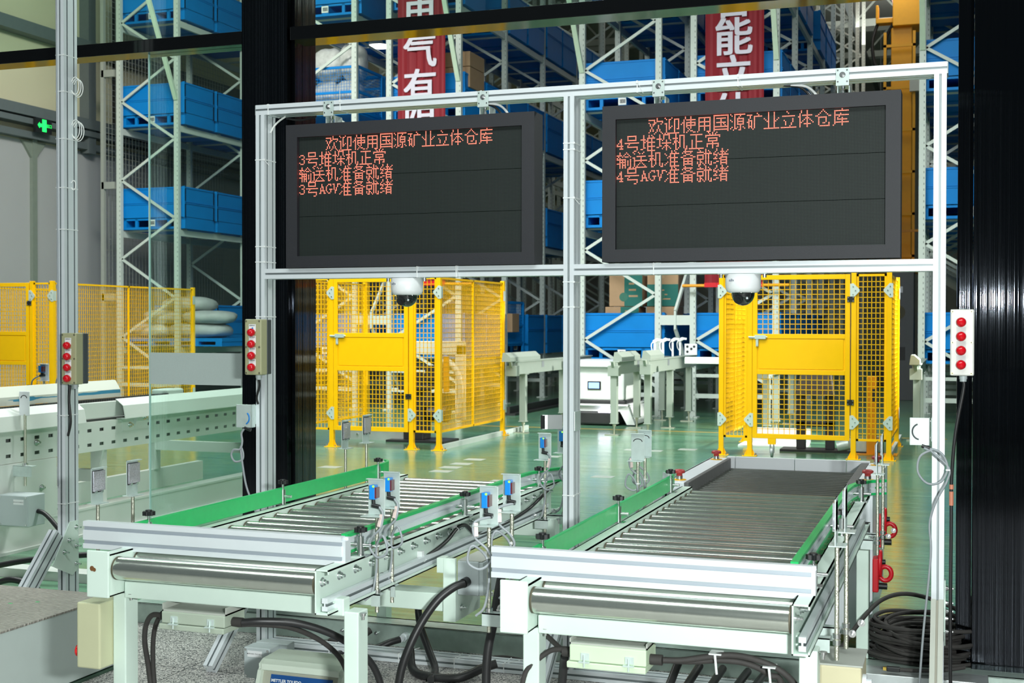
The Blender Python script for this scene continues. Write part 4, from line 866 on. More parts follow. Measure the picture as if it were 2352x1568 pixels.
# slotted beam: plate with two rows of slots
mb = MB()
rows = (.722, .838); sl, sh, pit = .055, .026, .155
ys = [ya+.1+k*pit for k in range(int((yb-ya)/pit))]
edges = [.667]
z = .667
for rz in rows:
    mb.box(sx-.006, sx, ya, yb, z, rz-sh/2)
    yy = ya
    for y in ys:
        mb.box(sx-.006, sx, yy, y, rz-sh/2, rz+sh/2); yy = y+sl
    mb.box(sx-.006, sx, yy, yb, rz-sh/2, rz+sh/2); z = rz+sh/2
mb.box(sx-.006, sx, ya, yb, z, .905)
mb.box(sx-.06, sx-.006, ya, yb, .667, .673).box(sx-.06, sx-.006, ya, yb, .899, .905)
part('slotted_beam', mb, CW, t)
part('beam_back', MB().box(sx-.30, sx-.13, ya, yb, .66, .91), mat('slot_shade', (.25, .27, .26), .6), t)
# guards above
def gd(y0, y1, x0=0): return MB().prism([(sx+.066, .915), (sx+.071, .915), (sx+.050, 1.02), (sx-.025, 1.075), (sx-.03, 1.072), (sx+.044, 1.018)], 'y', y0, y1).box(sx-.02, sx+.071, y0, y1, .910, .916)
part('guard_plate', gd(6.9, 8.45), CW, t)
part('guard_plate', gd(8.95, 12.1), CW, t)
part('guard_bracket', MB().prism([(sx+.002, .80), (sx+.002, .91), (sx+.05, .91)], 'y', 9.15, 9.155).box(sx, sx+.006, 9.0, 9.35, .80, .91), CW, t)
mb = MB()
for y, zz in ((7.95, .80), (9.10, .85), (9.3, .90), (8.0, .45)): hexbolt(mb, (sx+.006, y, zz), (1, 0, 0), .018, .014, .016)
part('bolt', mb, STEEL, t)
part('inner_beam', MB().box(sx-.16, sx-.02, ya, 9.9, .93, 1.06), CW, t, bevel=.006)
mb = MB()
for k in range(94): mb.box(sx-.10, sx-.045, 6.92+k*.03, 6.944+k*.03, 1.06, 1.082)
part('chain', mb, mat('chain_steel', (.05, .05, .05), .5, .6, .2), t)
gt = mat('scuffed_guide', (.66, .68, .60), .5, 0, .06); N, L, B = nodes(gt)
tc = N.new('ShaderNodeTexCoord'); sp = N.new('ShaderNodeSeparateXYZ'); L.new(tc.outputs['Object'], sp.inputs[0])
nz = N.new('ShaderNodeTexNoise'); nz.inputs['Scale'].default_value = 7; nz.inputs['Detail'].default_value = 6; mp = N.new('ShaderNodeMapping'); mp.inputs['Scale'].default_value = (1, .25, 3); L.new(tc.outputs['Object'], mp.inputs[0]); L.new(mp.outputs[0], nz.inputs['Vector'])
m1 = N.new('ShaderNodeMath'); m1.operation = 'SUBTRACT'; m1.inputs[1].default_value = 1.128; L.new(sp.outputs[2], m1.inputs[0])
m2 = N.new('ShaderNodeMath'); m2.operation = 'ABSOLUTE'; L.new(m1.outputs[0], m2.inputs[0])
m3 = N.new('ShaderNodeMapRange'); m3.inputs[1].default_value = .0; m3.inputs[2].default_value = .028; m3.inputs[3].default_value = .62; m3.inputs[4].default_value = .22; L.new(m2.outputs[0], m3.inputs[0])
m4 = N.new('ShaderNodeMath'); m4.operation = 'LESS_THAN'; L.new(nz.outputs['Fac'], m4.inputs[0]); L.new(m3.outputs[0], m4.inputs[1])
mx = N.new('ShaderNodeMix'); mx.data_type = 'RGBA'; mx.inputs[6].default_value = (.62, .64, .57, 1); mx.inputs[7].default_value = (.05, .26, .42, 1); L.new(m4.outputs[0], mx.inputs[0]); L.new(mx.outputs[2], B.inputs['Base Color'])
part('pallet_guide', MB().prism([(sx-.12, 1.085), (sx-.09, 1.085), (sx-.09, 1.150), (sx-.14, 1.225), (sx-.17, 1.225), (sx-.12, 1.145)], 'y', ya, 9.10), gt, t)
part('end_block', MB().box(sx-.22, sx-.05, 9.72, 9.98, .98, 1.115), CW, t, bevel=.015)
part('bottom_beam', MB().box(sx-.07, sx, ya, yb, .02, .215).box(sx-.14, sx+.005, ya, yb, .205, .222).box(sx-.07, sx+.03, ya, yb, 0, .02), CW, t)
part('bottom_beam', MB().box(sx-1.3, sx-1.23, ya, yb, .0, .2), CW, t)
part('slotted_beam', MB().box(sx-1.3, sx-1.24, ya, yb, .66, .90), CW, t)
part('cover_panel', MB().box(sx-.02, sx+.004, ya, 8.18, .222, .664), CW, t, bevel=.003)
for y in (8.75, 11.2):
    part('leg', MB().box(sx-.12, sx-.04, y, y+.10, .2, .667).prism([(sx-.12, .667), (sx, .667), (sx-.04, .52), (sx-.12, .50)], 'y', y-.005, y+.012), CW, t)
    part('leg', MB().box(sx-1.30, sx-1.22, y, y+.10, .2, .667), CW, t)
    part('tie_beam', MB().box(sx-1.25, sx-.1, y+.02, y+.08, .40, .50), CW, t)
for y in (8.55, 8.85):
    s = thing('sensor_stand', 'blue sensor on the far guide of the chain conveyor, %s' % ('one nearer the lone post' if y < 8.7 else 'one nearer the glass pane'), 'sensor', (sx-.35, y, 1.0))
    x = sx-.42
    part('rod', MB().cyl((x, y, .9), (x, y, 1.24), .008, 10), ROD, s)
    part('bracket', MB().box(x-.04, x+.045, y, y+.004, 1.24, 1.375).box(x-.05, x+.05, y-.03, y+.004, 1.236, 1.240).box(x-.05, x+.045, y-.03, y+.004, 1.371, 1.375), WHITE, s)
    part('sensor', MB().box(x-.035, x+.012, y-.03, y-.002, 1.305, 1.36).box(x-.005, x+.014, y-.032, y-.004, 1.31, 1.355, 1), [BLUEINK, bpy.data.materials['sensor_window']], s)
    part('connector', MB().cyl((x-.01, y-.015, 1.305), (x-.012, y-.015, 1.285), .010, 10).cyl((x-.03, y-.015, 1.277), (x+.015, y-.015, 1.283), .010, 10), BLACKP, s)
    part('cable', MB().tube([(x-.03, y-.015, 1.277), (x-.07, y-.02, 1.26), (x-.10, y-.03, 1.22), (x-.10, y-.03, 1.1)], .006), GREYCAB, s)
s = thing('sensor_rod', 'white sensor plate on a threaded rod in front of the chain conveyor', 'sensor', (sx+.09, 7.72, .55))
part('rod', MB().cyl((sx+.09, 7.72, .50), (sx+.09, 7.72, 1.03), .010, 12), ROD, s)
part('plate', MB().box(sx+.04, sx+.13, 7.715, 7.725, 1.02, 1.20), WHITE, s, bevel=.004)
part('plate_back', MB().box(sx+.02, sx+.04, 7.74, 7.76, 1.05, 1.18), BLACKP, s)
part('slot', MB().tube([(sx+.085-.026*math.cos(u), 7.713, 1.15+.02*math.sin(u)) for u in [i*PI/6 for i in range(7)]], .003, 6, sub=2), BLACKP, s)
part('clamp', MB().box(sx, sx+.17, 7.69, 7.75, .645, .65).box(sx-.02, sx+.17, 7.69, 7.694, .57, .65), ZINC, s, bevel=.004)
part('nut', MB().cyl((sx+.09, 7.72, .65), (sx+.09, 7.72, .67), .02, 6).cyl((sx+.09, 7.72, .61), (sx+.09, 7.72, .64), .02, 6), STEEL, s)
j = thing('junction_box', 'grey junction box with a printed label on the side of the chain conveyor', 'junction box', (-6.45, 7.6, .25))
part('body', MB().box(-6.585, -6.33, 7.5, 7.68, .235, .462), GREYBOX, j, bevel=.006)
part('lid_rim', MB().box(-6.58, -6.335, 7.494, 7.51, .24, .458), GREYBOX, j, bevel=.004)
l = part('label_plate', MB().box(-6.455, -6.365, 7.4925, 7.494, .395, .432), LABEL, j)
part('lettering', text_mesh('MCP-A101-TB-DM102-2', .0088, -6.41, 7.492, .413, MB(), .0001), INK, l)
mb = MB()
for x in (-6.57, -6.345):
    for z in (.25, .447): mb.cyl((x, 7.494, z), (x, 7.490, z), .007, 10)
part('screw', mb, STEEL, j)
part('cable_gland', MB().cyl((-6.585, 7.56, .36), (-6.66, 7.56, .36), .026, 12), BLACKP, j)
part('cable', MB().tube([(-6.33, 7.6, .34), (-6.27, 7.6, .325), (-6.18, 7.58, .27), (-6.08, 7.56, .18), (-6.0, 7.5, .06), (-5.9, 7.45, .02)], .017, 10), RUBBER, j)
cable([(-7.0, 6.75, .045), (-6.5, 6.78, .07), (-6.1, 6.78, .09), (-5.7, 6.85, .16), (-5.2, 7.0, .20), (-4.9, 7.3, .15), (-4.8, 7.5, .02)], .019, RUBBER, 'black hose sagging across the floor behind the lone post')
cable([(-5.9, 6.55, .02), (-5.75, 6.5, .06), (-5.6, 6.48, .10), (-5.45, 6.5, .07), (-5.4, 6.5, .02)], .02, RUBBER, 'short black hose hump above the back edge of the step')
fbm = MB().box(-6.9, -4.6, 6.60, 6.72, 0, .09)
single('floor_duct', MB().box(-7.2, -4.50, 6.95, 7.10, 0, .06), CW, 'low grey cable duct on the green floor behind the lone post', 'cable duct', (-5.8, 7, 0))
single('floor_beam', profile((-6.9, 5.62, .04), (-4.72, 5.80, .04), .08, .08, 1, 1, (0, 0, 1)), AL2, 'aluminium profile lying on the floor behind the checker plate step', 'beam', (-5.8, 5.7, 0))
# ------------------------------------------------------------------ yellow mesh cages
ZB, ZT = .235, 2.335
def meshgrid(mb, a, b, z0, z1, pit=.052, r=.0038):
    """welded wire mesh in the vertical plane through a-b"""
    a, b = Vector((a[0], a[1], 0)), Vector((b[0], b[1], 0)); L = (b-a).length; d = (b-a)/L; n = max(1, round(L/pit)); m = max(1, round((z1-z0)/.066))
    nn = Vector((-d.y, d.x, 0))
    for i in range(1, n):
        p = a+d*(L*i/n); mb.bar((p.x, p.y, z0), (p.x, p.y, z1), 2*r, 2*r, nn)
    for k in range(1, m):
        z = z0+(z1-z0)*k/m; mb.bar((a.x, a.y, z), (b.x, b.y, z), 2*r, 2*r)
    return mb
def panel(t, a, b, z0=ZB, z1=ZT, fr=.028, mid=False):
    a, b = Vector((a[0], a[1], 0)), Vector((b[0], b[1], 0)); d = (b-a).normalized(); nn = Vector((-d.y, d.x, 0))
    mb = MB()
    for z in (z0+fr/2, z1-fr/2): mb.bar(a+Vector((0, 0, z)), b+Vector((0, 0, z)), .03, fr)
    for p in (a+d*fr/2, b-d*fr/2): mb.bar((p.x, p.y, z0), (p.x, p.y, z1), fr, .03, nn)
    if mid: c = (a+b)/2; mb.bar((c.x, c.y, z0), (c.x, c.y, z1), .03, .03, nn)
    f = part('mesh_panel', mb, YEL, t)
    part('mesh', meshgrid(MB(), a+d*fr, b-d*fr, z0+fr, z1-fr), YEL, f)
def post(t, x, y, w=.062, zt=2.36):
    p = part('post', MB().box(x-w/2, x+w/2, y-w/2, y+w/2, 0.006, zt).box(x-.09, x+.09, y-.075, y+.075, 0, .008).prism([(x-.075, .008), (x+.075, .008), (x+w/2, .10), (x-w/2, .10)], 'y', y-.003, y+.003), YEL, t, bevel=.003)
    mb = MB()
    for sx in (-.07, .07): mb.cyl((x+sx, y-.05, .008), (x+sx, y-.05, .035), .008, 8).cyl((x+sx, y+.05, .008), (x+sx, y+.05, .035), .008, 8)
    part('anchor_bolt', mb, STEEL, p)
def clip(t, x, y, z, s):                        # zinc clip plate, pointed towards s
    poly = [(x-s*.045, z-.085), (x-s*.045, z+.085), (x-s*.005, z+.09), (x+s*.07, z+.012), (x+s*.07, z-.012), (x-s*.005, z-.09)]
    c = part('clip_plate', MB().prism(poly, 'y', y-.004, y), mat('clip_zinc', (.62, .70, .64), .45, .3, .08) if 'clip_zinc' not in bpy.data.materials else bpy.data.materials['clip_zinc'], t)
    part('screw', MB().cyl((x+s*.02, y-.004, z), (x+s*.02, y-.010, z), .008, 8).cyl((x-s*.01, y-.004, z+.05), (x-s*.01, y-.010, z+.05), .008, 8).cyl((x-s*.01, y-.004, z-.05), (x-s*.01, y-.010, z-.05), .008, 8), STEEL, c)
def cage(label, xl, dl, dr, hx, xr, yf, yb, caster=False, pit=.052):
    """xl left corner, dl/dr door edges, hx hinge post, xr right corner"""
    t = thing('mesh_cage', label, 'safety cage', ((xl+xr)/2, (yf+yb)/2, 0))
    for x in (xl, dl-.035, hx, xr): post(t, x, yf)
    for x, y in ((xl, yb), (xr, yb)): post(t, x, y)
    panel(t, (xl+.032, yf), (dl-.067, yf)); panel(t, (hx+.032, yf), (xr-.032, yf))
    panel(t, (xr, yf+.032), (xr, yb-.032), mid=True); panel(t, (xl, yf+.032), (xl, yb-.032), mid=True)
    ym = (yf+yb)/2
    # door
    w = .06; y = yf-.012; y0, y1 = y-.02, y+.02
    d = part('door', MB().box(dl, dl+w, y0, y1, ZB, ZT).box(dr-w, dr, y0, y1, ZB, ZT).box(dl+w, dr-w, y0, y1, ZB, ZB+w).box(dl+w, dr-w, y0, y1, ZT-w, ZT).box(dl+w, dr-w, y0, y1, 1.06, 1.12).box(dl+w, dr-w, y0, y1, 1.52, 1.58), YEL, t, bevel=.003)
    part('door_plate', MB().box(dl+w-.01, dr-w+.01, y0+.010, y1-.014, 1.10, 1.54).box(dl+w+.02, dr-w-.02, y0+.004, y1-.014, 1.13, 1.51), YEL, d, bevel=.003)
    part('mesh', meshgrid(MB(), (dl+w, y), (dr-w, y), ZB+w, 1.06, pit), YEL, d); part('mesh', meshgrid(MB(), (dl+w, y), (dr-w, y), 1.58, ZT-w, pit), YEL, d)
    part('latch', MB().box(dl-.04, dl+.03, y0-.012, y0, 1.522, 1.545).box(dl+.03, dl+.17, y0-.02, y0, 1.515, 1.565).cyl((dl-.05, y0-.012, 1.54), (dl+.19, y0-.012, 1.54), .008, 8).box(dl+.045, dl+.075, y0-.015, y0, 1.42, 1.52).cyl((dl+.06, y0-.02, 1.44), (dl+.06, y0, 1.44), .012, 10), ZINC, d)
    for z in (.72, 2.02):
        h = part('hinge', MB().box(dr-.035, dr+.05, y0-.006, y0, z-.035, z+.035), BLACKP, d)
        mb = MB()
        for sx in (-.022, .038):
            for sz in (-.022, .022): mb.cyl((dr+sx, y0-.006, z+sz), (dr+sx, y0-.010, z+sz), .008, 8)
        part('screw', mb, STEEL, h)
    if caster:
        part('caster_bracket', MB().box(dl+.20, dl+.30, y0, y1, .16, .235), YEL, d)
        part('caster', MB().cyl((dl+.235, y, .06), (dl+.265, y, .06), .06, 20).box(dl+.222, dl+.235, y-.02, y+.03, .05, .16).box(dl+.265, dl+.278, y-.02, y+.03, .05, .16), mat('caster_grey', (.3, .33, .33), .4, .2), d)
    for z in (.47, 2.13):
        clip(t, dl-.035, yf-.033, z, -1); clip(t, hx, yf-.033, z, 1); clip(t, xr, yf-.033, z, -1); clip(t, xl, yf-.033, z, 1)
        part('clip_plate', MB().box(xr+.031, xr+.035, yf-.02, yf+.05, z-.075, z+.075), bpy.data.materials['clip_zinc'], t); part('clip_plate', MB().box(xr+.031, xr+.035, yb-.05, yb+.02, z-.075, z+.075), bpy.data.materials['clip_zinc'], t)
    part('skirt_channel', MB().box(xr-.02, xr+.02, yf+.05, yb+1.2, 0, .07), RACKP, t)
    return t
cage('yellow mesh cage with door, beside the black column, under the step-side display', -8.95, -8.20, -7.075, -7.03, -6.632, 15.88, 18.40)
cage('yellow mesh cage with door, behind the roller cart, under the cart-side display', -2.955, -2.55, -1.330, -1.285, -.855, 16.62, 18.62, True, .07)
cage('yellow mesh cage with door, seen behind the tall lone post', -15.9, -15.2, -13.62, -13.575, -13.20, 16.20, 20.0)

# ------------------------------------------------------------------ machines inside the cages
lg = mat('lifter_offwhite', (.55, .58, .52), .45, 0, .05)
dk = mat('lifter_black', (.03, .03, .032), .45, .1, .2)
t = thing('pallet_lifter', 'off-white and black pallet lifter inside the cage beside the black column', 'machine', (-7.45, 17.1, 0))
part('column', MB().box(-7.62, -7.33, 16.95, 17.25, .03, .75).box(-7.70, -7.25, 16.9, 17.3, .75, .82).prism([(-7.60, .75), (-7.35, .75), (-7.42, 1.0), (-7.56, 1.0)], 'y', 17.0, 17.2), dk, t, bevel=.01)
part('base_plate', MB().box(-7.85, -6.95, 16.8, 17.4, 0, .03), dk, t)
part('side_frame', MB().box(-7.78, -7.66, 17.3, 17.42, .5, 1.4).box(-6.98, -6.86, 17.35, 17.47, .3, 1.4).box(-7.78, -6.86, 17.35, 17.45, 1.25, 1.45), lg, t, bevel=.01)
part('hose_guard', MB().tube([(-7.2, 17.2, 1.1), (-7.0, 17.1, 1.15), (-6.85, 17.1, 1.0), (-6.8, 17.1, .7), (-6.85, 17.1, .4)], .05, 12), lg, t)
part('orange_plate', MB().box(-6.83, -6.76, 16.5, 16.55, .75, 1.25), ORANGE, t)
part('motor', MB().cyl((-7.3, 17.1, .4), (-7.0, 17.1, .4), .12, 20).box(-7.3, -7.05, 16.95, 17.2, .9, 1.1), dk, t)
t = thing('floor_ramp', 'galvanised ramp plate lying on the floor inside the cage beside the black column', 'ramp', (-8.1, 17.3, 0))
part('plate', MB().prism([(17.0, 0), (17.0, .13), (17.5, .14), (17.5, 0)], 'x', -8.55, -7.66), mat('ramp_zinc', (.62, .68, .68), .4, .5, .12), t)
part('bolt', MB().cyl((-8.4, 17.0, .08), (-8.4, 16.985, .08), .015, 8).cyl((-8.3, 17.0, .06), (-8.3, 16.985, .06), .015, 8), STEEL, t)
t = thing('aisle_buffer', 'dark steel buffer post with base plate inside the cage behind the roller cart', 'machine', (-1.95, 17.6, 0))
part('column', MB().box(-2.10, -1.98, 17.5, 17.62, .03, .75).box(-1.72, -1.60, 17.5, 17.62, .03, .75).box(-2.10, -1.60, 17.5, 17.62, .33, .40), dk, t, bevel=.008)
part('hood', MB().prism([(-2.12, .75), (-1.62, .75), (-1.68, 1.15), (-2.02, 1.15)], 'y', 17.48, 17.75), mat('buffer_brown', (.10, .085, .075), .6, .1, .15), t)
part('base_plate', MB().box(-2.3, -1.15, 17.35, 17.75, 0, .03), dk, t)
part('fittings', MB().cyl((-1.55, 17.4, .08), (-1.40, 17.4, .12), .07, 14).box(-1.42, -1.18, 17.4, 17.6, .03, .18).box(-1.15, -.98, 17.45, 17.6, .05, .22), ZINC, t)
single('guard_post', MB().box(-1.17, -1.05, 17.3, 17.42, .01, 1.02).box(-1.30, -.78, 17.2, 17.5, 0, .012).box(-1.10, -1.06, 17.295, 17.302, .70, .86, 1), [ORANGE, INK], 'orange guard post on a base plate inside the cage behind the roller cart', 'post', (-1.11, 17.36, 0))
single('floor_light_patch', MB().box(-2.95, -2.02, 17.9, 18.5, 0, .02).box(-2.85, -2.02, 18.5, 18.54, 0, .22), WHITE, 'white slab painting the pool of light on the cage floor behind the roller cart', 'sheet', (-2.5, 18.2, 0))  # white slab and strip stand in for bright light on the floor

STAND = mat('stand_grey_paint', (.30, .35, .30), .5, 0, .05)
# ------------------------------------------------------------------ transfer stations and the white carrier
def leg_post(t, x, y, zt, w=.10):
    p = part('post', MB().box(x-w/2, x+w/2, y-w/2, y+w/2, .19, zt).box(x-w/2-.012, x+w/2+.012, y-w/2-.012, y+w/2+.012, .178, .192).box(x-.075, x+.075, y-.075, y+.075, zt-.012, zt), STAND, t, bevel=.004)
    part('levelling_foot', MB().cyl((x, y, .012), (x, y, .18), .016, 10).cyl((x, y, .14), (x, y, .178), .03, 6).box(x-.14, x+.08, y-.06, y+.06, 0, .014), ROD, p)
def station(label, x, y0, y1, posts, guides, zt=1.13):
    t = thing('transfer_stand', label, 'transfer stand', (x, y0, 0))
    part('beam', MB().box(x-.05, x+.05, y0, y1, zt-.20, zt).box(x-.075, x+.075, y0, y1, zt-.012, zt+.004), STAND, t, bevel=.004)
    part('beam_nose', MB().prism([(y0, zt-.16), (y0, zt), (y0-.12, zt)], 'x', x-.02, x+.02).box(x-.085, x+.085, y0-.05, y0+.10, zt-.22, zt-.06), STAND, t, bevel=.004)
    for y in posts: leg_post(t, x, y, zt-.20)
    for a, b in guides: part('pallet_guide', MB().prism([(x-.08, zt+.005), (x+.06, zt+.005), (x+.06, zt+.07), (x-.02, zt+.14), (x-.06, zt+.14)], 'y', a, b), STAND, t, bevel=.004)
    part('slide_pad', MB().box(x+.051, x+.054, y0+1.3, y0+1.42, zt-.12, zt-.02), mat('slide_pad', (.22, .24, .25), .4) if 'slide_pad' not in bpy.data.materials else bpy.data.materials['slide_pad'], t)
    return t
station('pale transfer stand beside the mesh cage, on one side of the white carrier', -6.46, 18.35, 22.6, (18.88, 20.95, 22.4), ((18.1, 19.55),))
station('pale transfer stand in front of the white carrier, on its other side', -5.02, 18.95, 22.6, (18.98, 20.42, 22.3), ((19.2, 20.4),))
station('pale transfer stand behind the cage at the roller cart, partly seen through its mesh', -2.75, 18.95, 22.6, (19.3, 20.3, 22.2), ((19.0, 19.95),))
single('cross_guide', MB().prism([(19.40, 1.10), (19.40, 1.17), (19.44, 1.20), (19.52, 1.20), (19.52, 1.10)], 'x', -4.02, -2.83), CW, 'bright white guide bar across the aisle beside the cage at the roller cart', 'guide bar', (-3.4, 19.46, 1.10))
station('pale transfer stand with sensor posts beside the rack row between the displays', -4.52, 18.95, 22.6, (19.1, 20.65, 22.2), ((19.0, 19.95),), 1.16)
t = station('pale transfer stand seen between the yellow cage and the gate upright by the black column', -.62, 19.2, 22.6, (19.6, 21.3), ((18.9, 19.4),))
for k, (y) in enumerate((19.95, 20.55, 21.3, 21.9)):
    s = thing('sensor_post', 'short white sensor post on the transfer stand, %s of four' % ('first', 'second', 'third', 'fourth')[k], 'sensor', (-4.62, y, 1.164))
    part('post', MB().box(-4.63, -4.60, y-.015, y+.015, 1.164, 1.44), WHITE, s)
    part('sensor_head', MB().bar((-4.63, y, 1.42), (-4.56, y-.02, 1.46), .05, .05).bar((-4.58, y, 1.46), (-4.50, y, 1.45), .04, .035).tube([(-4.64, y-.01, 1.42), (-4.665, y-.02, 1.38), (-4.66, y-.01, 1.30), (-4.63, y, 1.25)], .009, 6), WHITE, s)
s = thing('bracket_plate', 'white perforated end plate standing on the transfer stand with sensor posts', 'bracket', (-4.5, 22.3, 1.164))
part('plate', MB().box(-4.62, -4.40, 22.3, 22.32, 1.164, 1.36), WHITE, s)
part('holes', MB().cyl((-4.57, 22.302, 1.31), (-4.57, 22.295, 1.31), .022, 12).cyl((-4.50, 22.302, 1.27), (-4.50, 22.295, 1.27), .022, 12).cyl((-4.57, 22.302, 1.22), (-4.57, 22.295, 1.22), .022, 12).cyl((-4.45, 22.302, 1.31), (-4.45, 22.295, 1.31), .022, 12), dk, s)
# carrier vehicle
t = thing('guided_vehicle', 'white guided carrier vehicle with a small lit screen between the transfer stands', 'vehicle', (-5.72, 21.4, 0))
wv_ = mat('vehicle_white', (.78, .80, .79), .4, 0, .02)
part('top_deck', MB().box(-6.36, -5.28, 20.72, 22.1, .985, 1.085), wv_, t, bevel=.01)
part('body', MB().box(-6.28, -5.34, 20.82, 22.05, .42, .985), wv_, t, bevel=.03)
part('dark_band', MB().box(-6.30, -5.32, 20.80, 22.07, .36, .42), dk, t, bevel=.01)
part('rim', MB().box(-6.36, -5.26, 20.72, 22.14, .325, .36).prism([(-6.36, .24), (-6.36, .325), (-5.26, .325), (-5.14, .02), (-5.28, .02), (-5.40, .24)], 'y', 20.78, 22.1), wv_, t, bevel=.02)
part('base', MB().box(-6.36, -5.42, 20.70, 22.1, .02, .24), dk, t, bevel=.03)
part('lit_strip', MB().box(-5.75, -5.53, 20.69, 20.70, .225, .265), mat('white_lamp', (.8, .8, .8), .4, 0, 0, emit=(.85, .80, 1), es=9), t)
part('screen_frame', MB().box(-5.97, -5.74, 20.80, 20.82, .60, .74), BLACKP, t, bevel=.004)
part('screen', MB().box(-5.95, -5.765, 20.795, 20.80, .62, .72), mat('vehicle_screen', (.1, .2, .5), .3, 0, 0, emit=(.35, .55, 1), es=1.6), t)
part('red_lamp', MB().box(-5.40, -5.37, 21.0, 21.05, .15, .22), REDP, t)

# ------------------------------------------------------------------ rack rows
YF = 23.06; BAY = 2.62; NB = 8
LV = (1.03, 3.52, 5.72, 7.92)
ROWS = [('A', -17.06, -15.62, .20, 'the rack row behind the glass pane'), ('B', -12.92, -11.47, 0, 'the rack row beside black column'), ('C', -10.71, -9.23, 0, 'the rack row behind step-side banner'),
        ('D', -6.74, -5.28, 0, 'the rack row between both displays'), ('E', -4.63, -3.14, 0, 'the rack row behind cart-side banner'), ('F', -.66, .82, 0, 'the rack row beside orange crane')]
up_holes = mat('punched_upright_paint', (.56, .62, .58), .5, 0, .05); N, L, B = nodes(up_holes)
_tc = N.new('ShaderNodeTexCoord'); _sp = N.new('ShaderNodeSeparateXYZ'); L.new(_tc.outputs['Generated'], _sp.inputs[0])
def _m(op, a, b):
    q = N.new('ShaderNodeMath'); q.operation = op
    for i, x in enumerate((a, b)):
        if isinstance(x, (int, float)): q.inputs[i].default_value = x
        else: L.new(x, q.inputs[i])
    return q.outputs[0]
_h = _m('MULTIPLY', _m('LESS_THAN', _m('FRACT', _m('MULTIPLY', _sp.outputs[2], 126), 0), .36), _m('LESS_THAN', _m('ABSOLUTE', _m('SUBTRACT', _sp.outputs[0], .645), 0), .032))
_x = N.new('ShaderNodeMix'); _x.data_type = 'RGBA'; _x.inputs[7].default_value = (.17, .20, .19, 1); L.new(B.inputs['Base Color'].links[0].from_socket, _x.inputs[6]); L.new(_h, _x.inputs[0]); L.new(_x.outputs[2], B.inputs['Base Color'])
for (nm, xa, xb, zo, where) in ROWS:
    t = thing('pallet_rack', 'pale steel pallet '+where.replace('the rack', 'rack')+', with bolted uprights and zigzag bracing', 'pallet rack', ((xa+xb)/2, YF, 0))
    for k in range(NB+1):
        y = YF+k*BAY
        for x in (xa, xb):
            mb = MB().box(x-.055, x+.055, y, y+.09, .02, 12.6).box(x-.10, x+.10, y-.08, y+.16, 0, .02)
            u = part('upright', mb, up_holes, t)
        mb = MB()
        z = .30 if nm in 'AB' else .33; s = 1
        nodes_ = [1.41+.84*i for i in range(-1, 13)]
        for i in range(len(nodes_)-1):
            p, q = (xa+.05, xb-.05) if i % 2 else (xb-.05, xa+.05)
            if nodes_[i] < 12.4: mb.bar((p, y+.045, nodes_[i]), (q, y+.045, nodes_[i+1]), .055, .03, (0, 1, 0))
        mb.box(xa, xb, y+.02, y+.06, .36, .44).box(xa, xb, y+.02, y+.06, .74, .80)
        part('bracing', mb, RACKP, t)
    for lv in LV:
        for k in range(NB):
            for x in (xa, xb):
                sx = 1 if x == xb else -1
                part('shelf_beam', MB().box(x-.03, x+.03, YF+k*BAY+.09, YF+(k+1)*BAY, lv+zo-.16, lv+zo-.03), RACKP, t)
        mb = MB()
        for k in range(4*NB//2):
            yy = YF+.35+k*BAY/2
            if k < 8: mb.box(xa, xb, yy, yy+.06, lv+zo-.03, lv+zo)
        part('pallet_support', mb, RACKP, t)
    for x, yy, zz in ((xb, 22.0, 8.5) if nm in 'ACE' else (xa, 22.0, 7.9),):
        part('tie_strut', MB().bar((x, YF, 6.42), (x, yy, zz), .09, .06, (0, 1, 0)), mat('pale_green_strut', (.60, .72, .58), .5) if 'pale_green_strut' not in bpy.data.materials else bpy.data.materials['pale_green_strut'], t)
    if nm in 'CE':
        xo = xa
for (x0, x1, wz, lab) in ((-5.28, -4.63, 1.78, 'between the two displays'), (-11.47, -10.71, 1.78, 'beside the banner')):
    mb = MB().box(x0+.055, x1-.055, YF, YF+.06, wz-.09, wz+.09).box((x0+x1)/2-.02, (x0+x1)/2+.02, YF-.02, YF+.08, wz-.17, wz+.17)
    mb.bar(((x0+x1)/2, YF+.03, wz+.17), ((x0+x1)/2+.25, YF+.9, 3.4), .05, .05).bar(((x0+x1)/2, YF+.03, wz-.17), ((x0+x1)/2+.25, YF+.9, .3), .05, .05)
    single('row_spacer', mb, RACKP, 'pale row spacer joining the double rack uprights '+lab, 'rack spacer', ((x0+x1)/2, YF, 0))
# guard netting along the outer side of the first row
mb = MB().box(-17.52, -17.44, YF, YF+.08, 0, 12.6)
for k in range(40): mb.box(-17.48, -17.474, YF+.1+k*.12, YF+.108+k*.12, .3, 10)
for k in range(80): mb.box(-17.48, -17.474, YF, YF+5, .3+k*.12, .308+k*.12)
for k in range(4): mb.box(-17.5, -17.17, YF, YF+.06, 2.2+k*2.4, 2.35+k*2.4)
single('rack_netting', mb, mat('guard_mesh', (.34, .36, .33), .6), 'grey guard mesh along the outer side of the rack row behind the glass pane', 'mesh guard', (-17.48, YF, 0))

